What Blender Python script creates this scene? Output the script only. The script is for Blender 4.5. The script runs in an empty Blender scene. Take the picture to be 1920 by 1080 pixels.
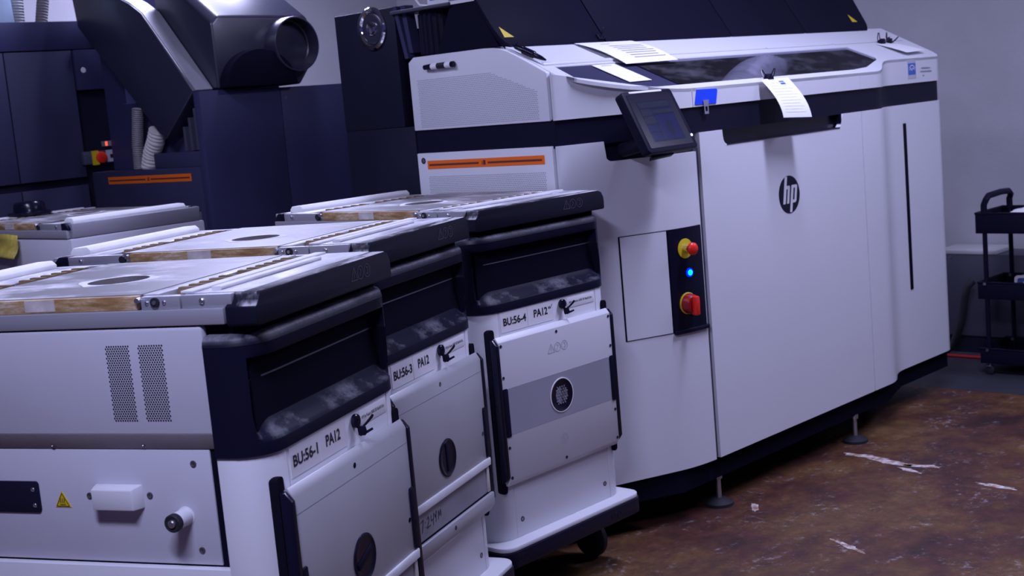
import bpy, bmesh, math, random
from mathutils import Vector, Matrix
from mathutils.geometry import tessellate_polygon
random.seed(7)
scene = bpy.context.scene
col = scene.collection
rad = math.radians

# ------------------------------------------------------------------ camera
EYE = 1.70
pitch, roll, FPX = rad(7.92992), rad(-5.08054), 2491.83
right0 = Vector((1, 0, 0)); fwd = Vector((0, math.cos(pitch), -math.sin(pitch))); up0 = Vector((0, math.sin(pitch), math.cos(pitch)))
cr, sr = math.cos(roll), math.sin(roll)
rgt = cr*right0 + sr*up0; upv = -sr*right0 + cr*up0
cam = bpy.data.cameras.new('camera'); cam_ob = bpy.data.objects.new('camera', cam); col.objects.link(cam_ob)
cam_ob.matrix_world = Matrix(((rgt.x, upv.x, -fwd.x, 0), (rgt.y, upv.y, -fwd.y, 0), (rgt.z, upv.z, -fwd.z, EYE), (0, 0, 0, 1)))
cam.sensor_width = 36; cam.lens = FPX/1920*36; cam.clip_start = .05
cam.dof.use_dof = True; cam.dof.focus_distance = 3.7; cam.dof.aperture_fstop = 6.3
scene.camera = cam_ob

# ------------------------------------------------------------------ world, exposure
w = bpy.data.worlds.new('world'); scene.world = w; w.use_nodes = True
w.node_tree.nodes['Background'].inputs[0].default_value = (.16, .16, .62, 1)
w.node_tree.nodes['Background'].inputs[1].default_value = .22
vs = scene.view_settings
vs.view_transform = 'Standard'; vs.look = 'None'; vs.gamma = 1; vs.use_curve_mapping = False; vs.exposure = 0.0

# machine frame: u along the long front of the printer, v into the room
YA = rad(45.4)
EU = Vector((math.cos(YA), math.sin(YA), 0)); EV = Vector((-math.sin(YA), math.cos(YA), 0))
def G(u, v, z=0): return EU*u + EV*v + Vector((0, 0, z))

LIGHT_TINT = (.605, .622, 1.0)
# (u, v, z, length along v, width, watts) of the ceiling fixtures; the last two are added unseen for hood sheen and back wall light
FIXTURES = [(.2, 1.0, 3.5, 1.2, .30, 125), (4.55, 2.05, 3.5, 1.2, .24, 94), (7.0, 0.6, 3.5, 1.2, .30, 54), (1.6, 4.4, 3.5, 1.2, .30, 55), (4.2, 5.9, 3.5, 1.5, .30, 62), (5.0, 7.1, 3.5, 1.5, .30, 90)]

# ------------------------------------------------------------------ helpers
def tag(o, label=None, cat=None, group=None, kind=None):
    if label: o['label'] = label
    if cat: o['category'] = cat
    if group: o['group'] = group
    if kind: o['kind'] = kind
    return o
def empty(name, loc, rz=0, label=None, cat=None, group=None, kind=None):
    o = bpy.data.objects.new(name, None); col.objects.link(o)
    o.empty_display_size = .1; o.location = loc; o.rotation_euler = (0, 0, rz)
    return tag(o, label, cat, group, kind)

class MB:
    def __init__(s): s.v = []; s.f = []
    def add(s, vs_, fs):
        n = len(s.v); s.v += [tuple(p) for p in vs_]; s.f += [tuple(i+n for i in q) for q in fs]; return s
    def box(s, x0, x1, y0, y1, z0, z1):
        if x0 > x1: x0, x1 = x1, x0
        if y0 > y1: y0, y1 = y1, y0
        return s.add([(x0,y0,z0),(x1,y0,z0),(x1,y1,z0),(x0,y1,z0),(x0,y0,z1),(x1,y0,z1),(x1,y1,z1),(x0,y1,z1)],
                     [(3,2,1,0),(4,5,6,7),(0,1,5,4),(1,2,6,5),(2,3,7,6),(3,0,4,7)])
    def prism(s, poly, axis, a, b, holes=()):
        """poly in the two other axes (x: (y,z); y: (x,z); z: (x,y)) pushed from a to b"""
        def P(p, t):
            return {'x': (t, p[0], p[1]), 'y': (p[0], t, p[1]), 'z': (p[0], p[1], t)}[axis]
        loops = [list(poly)] + [list(h) for h in holes]
        allp = [p for l in loops for p in l]; n = len(allp)
        tri = tessellate_polygon([[Vector((p[0], p[1], 0)) for p in l] for l in loops]) if holes else None
        vs_ = [P(p, a) for p in allp] + [P(p, b) for p in allp]; fs = []
        if tri:
            for t in tri: fs.append(tuple(t)); fs.append(tuple(i+n for i in reversed(t)))
        else:
            fs.append(tuple(range(n))); fs.append(tuple(range(2*n-1, n-1, -1)))
        o = 0
        for l in loops:
            m = len(l)
            for i in range(m):
                j = (i+1) % m; fs.append((o+i, o+j, n+o+j, n+o+i))
            o += m
        return s.add(vs_, fs)
    def tube(s, path, r, n=12, cap=True):
        path = [Vector(p) for p in path]; rs = r if isinstance(r, (list, tuple)) else [r]*len(path)
        vs_ = []; fs = []; ref = None
        for i, p in enumerate(path):
            t = (path[min(i+1, len(path)-1)] - path[max(i-1, 0)]).normalized()
            if ref is None: ref = Vector((0, 0, 1)) if abs(t.z) < .9 else Vector((1, 0, 0))
            a = t.cross(ref).normalized(); b = t.cross(a).normalized(); ref = -b if b.dot(ref) < 0 else b
            a = t.cross(ref).normalized(); b = t.cross(a).normalized()
            for k in range(n):
                q = 2*math.pi*k/n; vs_.append(p + (a*math.cos(q) + b*math.sin(q))*rs[i])
        for i in range(len(path)-1):
            for k in range(n):
                l = (k+1) % n; fs.append((i*n+k, i*n+l, (i+1)*n+l, (i+1)*n+k))
        if cap: fs.append(tuple(range(n-1, -1, -1))); m = (len(path)-1)*n; fs.append(tuple(range(m, m+n)))
        return s.add(vs_, fs)
    def cyl(s, c, d, r, h, n=24, r2=None):
        c = Vector(c); d = Vector(d).normalized(); return s.tube([c, c+d*h], [r, r if r2 is None else r2], n)
    def lathe(s, c, d, prof, n=28):
        """prof: list of (distance along d, radius)"""
        c = Vector(c); d = Vector(d).normalized()
        a = d.orthogonal().normalized(); b = d.cross(a); vs_ = []; fs = []
        for (t, r) in prof:
            for k in range(n):
                q = 2*math.pi*k/n; vs_.append(c + d*t + (a*math.cos(q)+b*math.sin(q))*max(r, 1e-5))
        for i in range(len(prof)-1):
            for k in range(n):
                l = (k+1) % n; fs.append((i*n+k, i*n+l, (i+1)*n+l, (i+1)*n+k))
        fs.append(tuple(range(n-1, -1, -1))); m = (len(prof)-1)*n; fs.append(tuple(range(m, m+n)))
        return s.add(vs_, fs)
    def wall(s, line, z0, z1, t):
        """shell following a plan polyline, pushed t to its left side; z0, z1 numbers or functions of the plan point"""
        pts = [Vector((p[0], p[1])) for p in line]; n = len(pts); nor = []
        for i in range(n):
            d = (pts[min(i+1, n-1)] - pts[max(i-1, 0)]).normalized(); nor.append(Vector((-d.y, d.x)))
        f0 = z0 if callable(z0) else (lambda p: z0); f1 = z1 if callable(z1) else (lambda p: z1)
        vs_ = []; fs = []
        for p, m in zip(pts, nor):
            q = p + m*t; a, b = f0(p), f1(p)
            vs_ += [(p.x, p.y, a), (p.x, p.y, b), (q.x, q.y, b), (q.x, q.y, a)]
        for i in range(n-1):
            a = 4*i; b = a+4
            fs += [(a, b, b+1, a+1), (a+1, b+1, b+2, a+2), (a+2, b+2, b+3, a+3), (a+3, b+3, b, a)]
        fs += [(0, 1, 2, 3), (4*n-1, 4*n-2, 4*n-3, 4*n-4)]
        return s.add(vs_, fs)
    def mesh(s, name, bevel=0, smooth=True, seg=2):
        me = bpy.data.meshes.new(name); me.from_pydata(s.v, [], s.f)
        bm = bmesh.new(); bm.from_mesh(me)
        bmesh.ops.recalc_face_normals(bm, faces=bm.faces)
        if bevel:
            es = [e for e in bm.edges if len(e.link_faces) == 2 and e.calc_face_angle(0) > rad(35)]
            bmesh.ops.bevel(bm, geom=es, offset=bevel, segments=seg, affect='EDGES', clamp_overlap=True, profile=.5)
        bm.to_mesh(me); bm.free()
        if smooth:
            me.polygons.foreach_set('use_smooth', [True]*len(me.polygons)); me.set_sharp_from_angle(angle=rad(38))
        return me
    def build(s, name, mat, parent=None, bevel=0, smooth=True, seg=2):
        return link(name, s.mesh(name, bevel, smooth, seg), mat, parent)
def link(name, me, mat, parent=None):
    if mat is not None and not me.materials: me.materials.append(mat)
    o = bpy.data.objects.new(name, me); col.objects.link(o)
    if parent is not None: o.parent = parent
    return o
CACHE = {}
def cached(key, fn, **kw):
    if key not in CACHE: CACHE[key] = fn().mesh(key, **kw)
    return CACHE[key]
def bez(p0, p1, p2, n=8, p3=None):
    out = []
    for i in range(n+1):
        t = i/n
        if p3 is None: q = [(1-t)**2*a + 2*t*(1-t)*b + t*t*c for a, b, c in zip(p0, p1, p2)]
        else: q = [(1-t)**3*a + 3*t*(1-t)**2*b + 3*t*t*(1-t)*c + t**3*d for a, b, c, d in zip(p0, p1, p2, p3)]
        out.append(tuple(q))
    return out
def rrect(x0, x1, y0, y1, r, n=5):
    out = []
    for cx, cy, a0 in ((x1-r, y0+r, -90), (x1-r, y1-r, 0), (x0+r, y1-r, 90), (x0+r, y0+r, 180)):
        for k in range(n+1):
            a = rad(a0 + 90*k/n); out.append((cx + r*math.cos(a), cy + r*math.sin(a)))
    return out
def circle(cx, cy, r, n=32): return [(cx+r*math.cos(2*math.pi*k/n), cy+r*math.sin(2*math.pi*k/n)) for k in range(n)]
def text_mesh(s, bold=0.0):
    cu = bpy.data.curves.new('lettering', 'FONT'); cu.body = s; cu.size = 1; cu.offset = bold; cu.resolution_u = 3
    ob = bpy.data.objects.new('lettering', cu); col.objects.link(ob)
    dg = bpy.context.evaluated_depsgraph_get(); dg.update()
    me = bpy.data.meshes.new_from_object(ob.evaluated_get(dg))
    bpy.data.objects.remove(ob); bpy.data.curves.remove(cu); me.materials.clear()
    return me
def lettering(s, o, ex, ey, width, height, mat, parent, bold=0.0, lift=.0006):
    """flat letters fitted into width x height from the lower left corner o"""
    me = text_mesh(s, bold); o = Vector(o); ex = Vector(ex); ey = Vector(ey); n = ex.cross(ey).normalized()
    xs = [v.co.x for v in me.vertices]; ys = [v.co.y for v in me.vertices]
    x0, y0 = min(xs), min(ys); sx = width/(max(xs)-x0); sy = height/(max(ys)-y0)
    for v in me.vertices: v.co = o + ex*((v.co.x-x0)*sx) + ey*((v.co.y-y0)*sy) + n*lift
    return link('lettering', me, mat, parent)
def strokes(polys, o, ex, ey, wid, mat, parent, name='lettering', lift=.0008):
    o = Vector(o); ex = Vector(ex); ey = Vector(ey); n = ex.cross(ey).normalized(); m = MB()
    for pl in polys:
        for a, b in zip(pl[:-1], pl[1:]):
            A = o+ex*a[0]+ey*a[1]+n*lift; B = o+ex*b[0]+ey*b[1]+n*lift; d = (B-A).normalized()
            s_ = n.cross(d)*wid/2; e = d*wid*.3
            m.add([A-s_-e, B-s_+e, B+s_+e, A+s_-e], [(0,1,2,3)])
    return m.build(name, mat, parent, smooth=False)

# ------------------------------------------------------------------ materials
def new_mat(name):
    m = bpy.data.materials.new(name); m.use_nodes = True; nt = m.node_tree
    return m, nt, nt.nodes['Principled BSDF'], nt.links
def noise(nt, scale, detail=4, rough=.55, stretch=None):
    tc = nt.nodes.new('ShaderNodeTexCoord'); nz = nt.nodes.new('ShaderNodeTexNoise')
    nz.inputs['Scale'].default_value = scale; nz.inputs['Detail'].default_value = detail; nz.inputs['Roughness'].default_value = rough
    if stretch:
        mp = nt.nodes.new('ShaderNodeMapping'); mp.inputs['Scale'].default_value = stretch
        nt.links.new(tc.outputs['Object'], mp.inputs[0]); nt.links.new(mp.outputs[0], nz.inputs['Vector'])
    else: nt.links.new(tc.outputs['Object'], nz.inputs['Vector'])
    return nz
def ramp(nt, src, stops):
    r = nt.nodes.new('ShaderNodeValToRGB'); nt.links.new(src, r.inputs[0])
    while len(r.color_ramp.elements) < len(stops): r.color_ramp.elements.new(.5)
    for e, (p, c) in zip(r.color_ramp.elements, stops): e.position = p; e.color = (*c, 1) if len(c) == 3 else c
    return r
def mat(name, c, rough=.5, metal=0, var=.0, scale=6, bump=0, bscale=300, spec=.5, emit=None, estr=0, stretch=None):
    m, nt, b, L = new_mat(name)
    b.inputs['Base Color'].default_value = (*c, 1); b.inputs['Roughness'].default_value = rough; b.inputs['Metallic'].default_value = metal
    b.inputs['Specular IOR Level'].default_value = spec
    if var:
        nz = noise(nt, scale, 5, .6, stretch)
        lo = tuple(max(0, x*(1-var)) for x in c); hi = tuple(min(1, x*(1+var)) for x in c)
        r = ramp(nt, nz.outputs['Fac'], [(.3, lo), (.7, hi)]); L.new(r.outputs[0], b.inputs['Base Color'])
    if bump:
        nb = noise(nt, bscale, 3); bp = nt.nodes.new('ShaderNodeBump'); bp.inputs['Strength'].default_value = bump
        bp.inputs['Distance'].default_value = .002; L.new(nb.outputs['Fac'], bp.inputs['Height']); L.new(bp.outputs[0], b.inputs['Normal'])
    if emit: b.inputs['Emission Color'].default_value = (*emit, 1); b.inputs['Emission Strength'].default_value = estr
    return m
def dusty(name, c, dust, lo, hi, scale, rough=.4, metal=0, up=True, stretch=None, fine=60, upmin=.55, spec=.4):
    """base colour with powder lying in noise-shaped patches on faces that look up"""
    m, nt, b, L = new_mat(name); b.inputs['Specular IOR Level'].default_value = spec
    nz = noise(nt, scale, 6, .65, stretch); r = ramp(nt, nz.outputs['Fac'], [(lo, (0,0,0)), (hi, (1,1,1))])
    nf = noise(nt, fine, 3, .7); rf = ramp(nt, nf.outputs['Fac'], [(.25, (.45,)*3), (.7, (1,)*3)])
    mu = nt.nodes.new('ShaderNodeMath'); mu.operation = 'MULTIPLY'; L.new(r.outputs[0], mu.inputs[0]); L.new(rf.outputs[0], mu.inputs[1])
    fac = mu.outputs[0]
    if up:
        ge = nt.nodes.new('ShaderNodeNewGeometry'); sp = nt.nodes.new('ShaderNodeSeparateXYZ'); L.new(ge.outputs['Normal'], sp.inputs[0])
        ru = ramp(nt, sp.outputs['Z'], [(upmin, (0,0,0)), (min(1, upmin+.25), (1,1,1))])
        m2 = nt.nodes.new('ShaderNodeMath'); m2.operation = 'MULTIPLY'; L.new(fac, m2.inputs[0]); L.new(ru.outputs[0], m2.inputs[1]); fac = m2.outputs[0]
    mx = nt.nodes.new('ShaderNodeMixRGB'); mx.inputs[1].default_value = (*c, 1); mx.inputs[2].default_value = (*dust, 1)
    L.new(fac, mx.inputs[0]); L.new(mx.outputs[0], b.inputs['Base Color'])
    mr = nt.nodes.new('ShaderNodeMapRange'); mr.inputs[3].default_value = rough; mr.inputs[4].default_value = .9
    L.new(fac, mr.inputs[0]); L.new(mr.outputs[0], b.inputs['Roughness'])
    mm = nt.nodes.new('ShaderNodeMapRange'); mm.inputs[3].default_value = metal; mm.inputs[4].default_value = 0
    L.new(fac, mm.inputs[0]); L.new(mm.outputs[0], b.inputs['Metallic'])
    return m
M = {}
M['white'] = mat('white_paint', (.66, .665, .71), .42, var=.02, scale=2.5, bump=.05, bscale=500)
M['white2'] = mat('printer_white_paint', (.68, .685, .73), .40, var=.015, scale=1.5, bump=.05, bscale=500)
M['whitebright'] = mat('white_foam', (.80, .80, .82), .8, var=.06, scale=14)
M['grey'] = mat('grey_painted_steel', (.42, .42, .47), .45, var=.05, scale=3, bump=.06, bscale=400)
M['sidegrey'] = mat('side_sheet_steel', (.53, .53, .60), .42, var=.05, scale=2.2, bump=.08, bscale=350)
M['door_metal'] = mat('brushed_door_sheet', (.43, .43, .46), .42, metal=.25, var=.06, scale=3)
M['flange'] = mat('folded_steel_flange', (.30, .28, .30), .5, metal=.2, var=.12, scale=4)
M['band'] = mat('satin_steel_band', (.36, .36, .41), .42, metal=.35, var=.06, scale=5, stretch=(1, .3, 6))
M['black'] = mat('black_plastic', (.0075, .0075, .022), .45, bump=.12, bscale=700, spec=.10)
M['blackgloss'] = mat('gloss_black_plastic', (.006, .006, .019), .22, spec=.3)
M['blackmatte'] = mat('matte_black_steel', (.0085, .0085, .024), .55, var=.15, scale=3, spec=.2)
M['darkmach'] = mat('charcoal_machine_paint', (.034, .035, .092), .5, var=.08, scale=2, spec=.22)
M['darkmach2'] = mat('charcoal_machine_panel', (.034, .035, .080), .5, var=.08, scale=2, spec=.25)
M['hoodblack'] = mat('black_hood_panel', (.0065, .0065, .018), .6, var=.1, scale=2, spec=.05)
M['sheengrey'] = mat('chute_sheen_grey', (.30, .30, .34), .35, var=.1, scale=4)  # light grey used as painted sheen on the dark chute
M['hoodsat'] = mat('satin_black_hood', (.020, .020, .042), .34, var=.1, scale=3, spec=.9)
M['edgeglint'] = mat('edge_glint_grey', (.10, .10, .14), .25, spec=.8)  # lighter grey that carries the glint of the pocket step
M['core'] = mat('dark_interior', (.006, .006, .016), .8, spec=.03)
M['blackdust'] = dusty('powder_dusted_black_plastic', (.0075, .0075, .022), (.50, .50, .56), .47, .78, 4, .35, stretch=(1, 2.2, 1), fine=90, upmin=.42, spec=.08)
M['powderring'] = mat('white_powder_film', (.66, .66, .70), .9, var=.2, scale=30)
M['rimdust'] = dusty('powder_dusted_black_rim', (.0085, .0085, .023), (.40, .40, .46), .36, .72, 4, .4, stretch=(1, 3, 1), fine=110, upmin=.3, spec=.25)
M['lidblack'] = dusty('powder_dusted_black_lid', (.0085, .0085, .020), (.60, .60, .64), .50, .62, 7, .45, stretch=(.6, 2, 2), fine=40, upmin=.6, spec=.12)
M['plate'] = dusty('powder_dusted_steel_plate', (.22, .215, .23), (.74, .74, .78), .47, .68, 8, .45, metal=.35, stretch=(1.3, .55, 1), fine=70, upmin=.5)
M['deckmetal'] = dusty('powder_dusted_steel_deck', (.36, .36, .40), (.80, .80, .84), .40, .60, 7, .4, metal=.3, stretch=(.8, 2, 1), fine=60, upmin=.5)
M['rail'] = dusty('steel_rail_bracket', (.38, .38, .43), (.80, .80, .84), .42, .60, 8, .4, metal=.4, upmin=.5)
M['bar'] = mat('white_dusted_bar', (.66, .66, .70), .6, var=.12, scale=10)
M['resin'] = None
def resin():
    m, nt, b, L = new_mat('stained_brown_strip'); nz = noise(nt, 22, 6, .7, (1, .5, 2.4))
    r = ramp(nt, nz.outputs['Fac'], [(.32, (.20, .105, .035)), (.46, (.33, .20, .08)), (.56, (.46, .34, .20)), (.68, (.60, .57, .56))])
    L.new(r.outputs[0], b.inputs['Base Color']); b.inputs['Roughness'].default_value = .6; return m
M['resin'] = resin()
M['resinpale'] = mat('pale_strip_patch', (.52, .48, .46), .6, var=.2, scale=30)
M['slot'] = mat('brown_powder_slot', (.17, .11, .055), .8, var=.3, scale=30)
M['screw'] = mat('steel_screw', (.5, .5, .54), .3, metal=.9)
M['screwmid'] = mat('grey_screw', (.16, .16, .19), .3, metal=.7)
M['screwdark'] = mat('dark_screw', (.03, .03, .05), .35, metal=.6)
M['chrome'] = mat('chrome', (.75, .75, .8), .08, metal=1)
M['lead'] = mat('dark_gap', (.006, .006, .014), .8, spec=.05)
M['label'] = mat('white_sticker', (.78, .78, .81), .5)
M['ink'] = mat('black_ink', (.008, .008, .016), .6)
M['inkgrey'] = mat('grey_print', (.22, .22, .27), .6)
M['inkfaint'] = mat('faint_grey_print', (.45, .45, .52), .6)
M['inkdark'] = mat('faint_print_on_black', (.06, .06, .095), .5)
M['inkbrown'] = mat('dark_brown_print', (.10, .02, .03), .6)
M['orange'] = mat('orange_label', (.86, .15, .004), .5)
M['yellow'] = mat('yellow_label', (.62, .46, .01), .5)
M['red'] = mat('red_plastic', (.80, .025, .012), .35)
M['reddark'] = mat('dark_red_plastic', (.30, .006, .01), .35)
M['greyband'] = mat('grey_vinyl_band', (.30, .30, .36), .5, var=.04, scale=4)
M['paper'] = mat('paper', (.82, .82, .86), .8)
M['tape'] = mat('blue_masking_tape', (.0, .055, .85), .6, var=.12, scale=40)
M['bluesticker'] = mat('blue_sticker_print', (.05, .13, .50), .5)
M['ledblue'] = mat('blue_led', (0, .1, .6), .3, emit=(0, .35, 1), estr=6)
M['ledring'] = mat('blue_led_ring', (0, .01, .3), .3, emit=(0, .01, 1), estr=2)
M['ledwhite'] = mat('white_led', (.5, .6, .8), .3, emit=(.7, .8, 1), estr=2)
M['ledred'] = mat('red_led', (.5, .02, .02), .3, emit=(1, .12, .06), estr=1.2)
M['screen'] = mat('screen_panel', (.012, .014, .035), .12, emit=(.10, .12, .38), estr=.03)
M['screen2'] = mat('screen_blue_tile', (.014, .016, .055), .12, emit=(.09, .11, .50), estr=.03)
M['screen3'] = mat('screen_grey_tile', (.02, .022, .04), .12, emit=(.16, .18, .30), estr=.03)
M['hose'] = mat('white_corrugated_hose', (.62, .60, .56), .6, var=.08, scale=20)
M['hosegrey'] = mat('grey_corrugated_hose', (.20, .19, .20), .55, var=.1, scale=20)
M['chamber'] = mat('chamber_lining', (.30, .30, .34), .6, var=.15, scale=5)
M['hosesmoke'] = mat('smoke_grey_hose', (.33, .33, .35), .45, var=.15, scale=16)
M['bluegrey'] = mat('pale_blue_plastic', (.40, .52, .66), .5, var=.08, scale=6)
M['yellowcloth'] = mat('yellow_plastic_sheet', (.42, .34, .06), .5, var=.3, scale=25)
M['boxblue'] = mat('blue_box_print', (.03, .07, .22), .4, var=.3, scale=40)
M['greybox'] = mat('grey_cabinet_paint', (.055, .056, .085), .5, var=.06, scale=3)
M['greytop'] = mat('pale_cabinet_top', (.45, .44, .46), .5)
M['rubber'] = mat('black_rubber', (.010, .010, .018), .7)
M['frost'] = mat('frosted_window_strip', (.25, .25, .29), .35, var=.15, scale=9)
M['redcable'] = mat('red_cable', (.35, .006, .012), .5)
def glass_mat():
    m, nt, b, L = new_mat('smoked_window_glass'); nt.nodes.remove(b)
    out = nt.nodes['Material Output']; tr = nt.nodes.new('ShaderNodeBsdfTransparent'); tr.inputs[0].default_value = (.80, .80, .86, 1)
    gl = nt.nodes.new('ShaderNodeBsdfGlossy'); gl.inputs['Roughness'].default_value = .10; gl.inputs[0].default_value = (.9, .9, 1, 1)
    nz = noise(nt, 6, 5, .65, (.7, 1.5, 1)); rp = ramp(nt, nz.outputs['Fac'], [(.45, (.015, .015, .015)), (.80, (.15, .15, .15))])
    df = nt.nodes.new('ShaderNodeBsdfDiffuse'); df.inputs[0].default_value = (.42, .42, .48, 1)
    mx = nt.nodes.new('ShaderNodeMixShader'); mx.inputs[0].default_value = .06; L.new(tr.outputs[0], mx.inputs[1]); L.new(gl.outputs[0], mx.inputs[2])
    m2 = nt.nodes.new('ShaderNodeMixShader'); L.new(rp.outputs[0], m2.inputs[0]); L.new(mx.outputs[0], m2.inputs[1]); L.new(df.outputs[0], m2.inputs[2])
    L.new(m2.outputs[0], out.inputs[0]); return m
M['glass'] = glass_mat()
def floor_mat():
    m, nt, b, L = new_mat('stained_concrete_floor')
    n1 = noise(nt, 2.1, 10, .72); n2 = noise(nt, 11, 8, .78); n3 = noise(nt, 4.2, 8, .75, (1.0, 1.5, 1)); n4 = noise(nt, 30, 6, .7)
    base = ramp(nt, n1.outputs['Fac'], [(.34, (.030, .010, .009)), (.46, (.080, .025, .016)), (.55, (.120, .052, .018)), (.68, (.18, .095, .036))])
    spots = ramp(nt, n2.outputs['Fac'], [(.35, (.55, .55, .55)), (.60, (1.1, 1.1, 1.1)), (.75, (1.5, 1.4, 1.4))])
    mx = nt.nodes.new('ShaderNodeMixRGB'); mx.blend_type = 'MULTIPLY'; mx.inputs[0].default_value = 1
    L.new(base.outputs[0], mx.inputs[1]); L.new(spots.outputs[0], mx.inputs[2])
    pw = ramp(nt, n3.outputs['Fac'], [(.50, (0, 0, 0)), (.70, (.75, .75, .75))]); pf = ramp(nt, n4.outputs['Fac'], [(.52, (0, 0, 0)), (.68, (1, 1, 1))])
    mu = nt.nodes.new('ShaderNodeMath'); mu.operation = 'MULTIPLY'; L.new(pw.outputs[0], mu.inputs[0]); L.new(pf.outputs[0], mu.inputs[1])
    m3 = nt.nodes.new('ShaderNodeMixRGB'); m3.inputs[2].default_value = (.60, .56, .58, 1); L.new(mu.outputs[0], m3.inputs[0]); L.new(mx.outputs[0], m3.inputs[1])
    L.new(m3.outputs[0], b.inputs['Base Color']); b.inputs['Roughness'].default_value = .55
    bp = nt.nodes.new('ShaderNodeBump'); bp.inputs['Strength'].default_value = .15; bp.inputs['Distance'].default_value = .004
    L.new(n2.outputs['Fac'], bp.inputs['Height']); L.new(bp.outputs[0], b.inputs['Normal']); return m
M['floor'] = floor_mat()
M['floordark'] = mat('dark_grey_floor', (.035, .036, .050), .55, var=.15, scale=4)
M['powder'] = dusty('spilled_white_powder', (.30, .17, .11), (.72, .70, .72), .40, .60, 24, .9, up=False, stretch=(1, 1, 1), fine=120)
M['wall'] = mat('textured_plaster_wall', (.40, .395, .43), .85, var=.05, scale=3, bump=.5, bscale=60)
M['ceiling'] = mat('ceiling_paint', (.35, .35, .38), .9)
M['lamp'] = mat('lamp_diffuser', (.9, .9, .95), .5, emit=(.85, .85, 1), estr=3)

# ------------------------------------------------------------------ the room
def in_frame(name, u0, v0, rz=YA, **kw):
    p = G(u0, v0); return empty(name, (p.x, p.y, 0), rz, **kw)
room = lambda name, mb, m, **k: tag(_place(mb.build(name, m, **k)), kind='structure')
def _place(o): o.rotation_euler = (0, 0, YA); return o
tag(_place(MB().box(-6, 6.482, -5, 8.6, -.12, 0).build('floor', M['floor'], smooth=False)), kind='structure')
tag(_place(MB().box(6.482, 7.79, -5, 8.6, -.12, .0005).build('floor_strip', M['floordark'], smooth=False)), kind='structure')  # dark grey strip of floor along the right wall
tag(_place(MB().box(7.64, 7.79, -5, 8.6, 0, 3.9).build('wall_right', M['wall'], smooth=False)), kind='structure')
tag(_place(MB().box(-6, 7.79, 8.6, 8.75, 0, 3.9).build('wall_back', M['wall'], smooth=False)), kind='structure')
tag(_place(MB().box(-6, 7.64, 8.57, 8.6, 2.72, 2.77).build('trim_1', M['darkmach'], smooth=False)), kind='structure')
tag(_place(MB().box(7.625, 7.64, -5, 8.6, 0, .11).build('baseboard_right', M['blackmatte'], smooth=False)), kind='structure')
tag(_place(MB().box(-6, 7.79, -5, 8.75, 3.9, 4.0).build('ceiling', M['ceiling'], smooth=False)), kind='structure')
for i, (u, v, z, ln, wd, wt) in enumerate(FIXTURES):
    where = ['above the nearest build unit', 'above the front of the big printer', 'nearest the right wall', 'above the docked rear build unit', 'above the processing station, unseen, placed for the sheen on its hood', 'between the processing station and the back wall, unseen, placed to brighten that wall'][i]
    r = in_frame('ceiling_light', u, v, label='long white ceiling light panel hung ' + where, cat='ceiling light', group='ceiling lights'); r.location.z = z
    MB().box(-wd/2-.03, wd/2+.03, -ln/2-.03, ln/2+.03, .005, .07).build('housing', M['white'], r, bevel=.006)
    MB().box(-wd/2, wd/2, -ln/2, ln/2, 0, .006).build('diffuser', M['lamp'], r)
    for sx in (-.5, .5): MB().cyl((0, sx*ln, .07), (0, 0, 1), .006, 3.9-z-.07, 8).build('hanger', M['screw'], r)
    li = bpy.data.lights.new('lamp', 'AREA'); li.shape = 'RECTANGLE'; li.size = wd; li.size_y = ln; li.energy = wt; li.color = LIGHT_TINT
    lo = bpy.data.objects.new('lamp', li); col.objects.link(lo); lo.parent = r; lo.location = (0, 0, -.01)

# ------------------------------------------------------------------ build units
# local frame: x along the front (seam of the label panel at 0 and .5), y into the unit, z up
def base_plan(o):
    r = [(.580+o, 1.10), (.580+o, .18), (.614+o, .11), (.614+o, .0-o)] + [(.564+o+.05*math.cos(rad(a)), -.005-o-.05*math.sin(rad(a))) for a in range(15, 91, 15)]
    return r + [(.5-x, y) for x, y in reversed(r)]
LIFT = .04   # underside of the caster datum above the floor
def bu_outline(o=0.0, back=.115):
    x0, x1, r = -.088-o, .588+o, .085
    L_ = [(x0, back), (x0, r-o*0)]
    for k in range(1, 9):
        a = rad(180 + 90*k/8); L_.append((x0+r + r*math.cos(a), -o + r + r*math.sin(a)))
    Rr = []
    for k in range(0, 8):
        a = rad(270 + 90*k/8); Rr.append((x1-r + r*math.cos(a), -o + r + r*math.sin(a)))
    return L_, Rr + [(x1, r), (x1, back)]
def mk_column(side):
    l, r = bu_outline()
    if side < 0: poly = l + [(-.0012, 0), (-.0012, .115)]
    else: poly = [(.5012, .115), (.5012, 0)] + r
    return MB().prism(poly, 'z', .222, .988)
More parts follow.
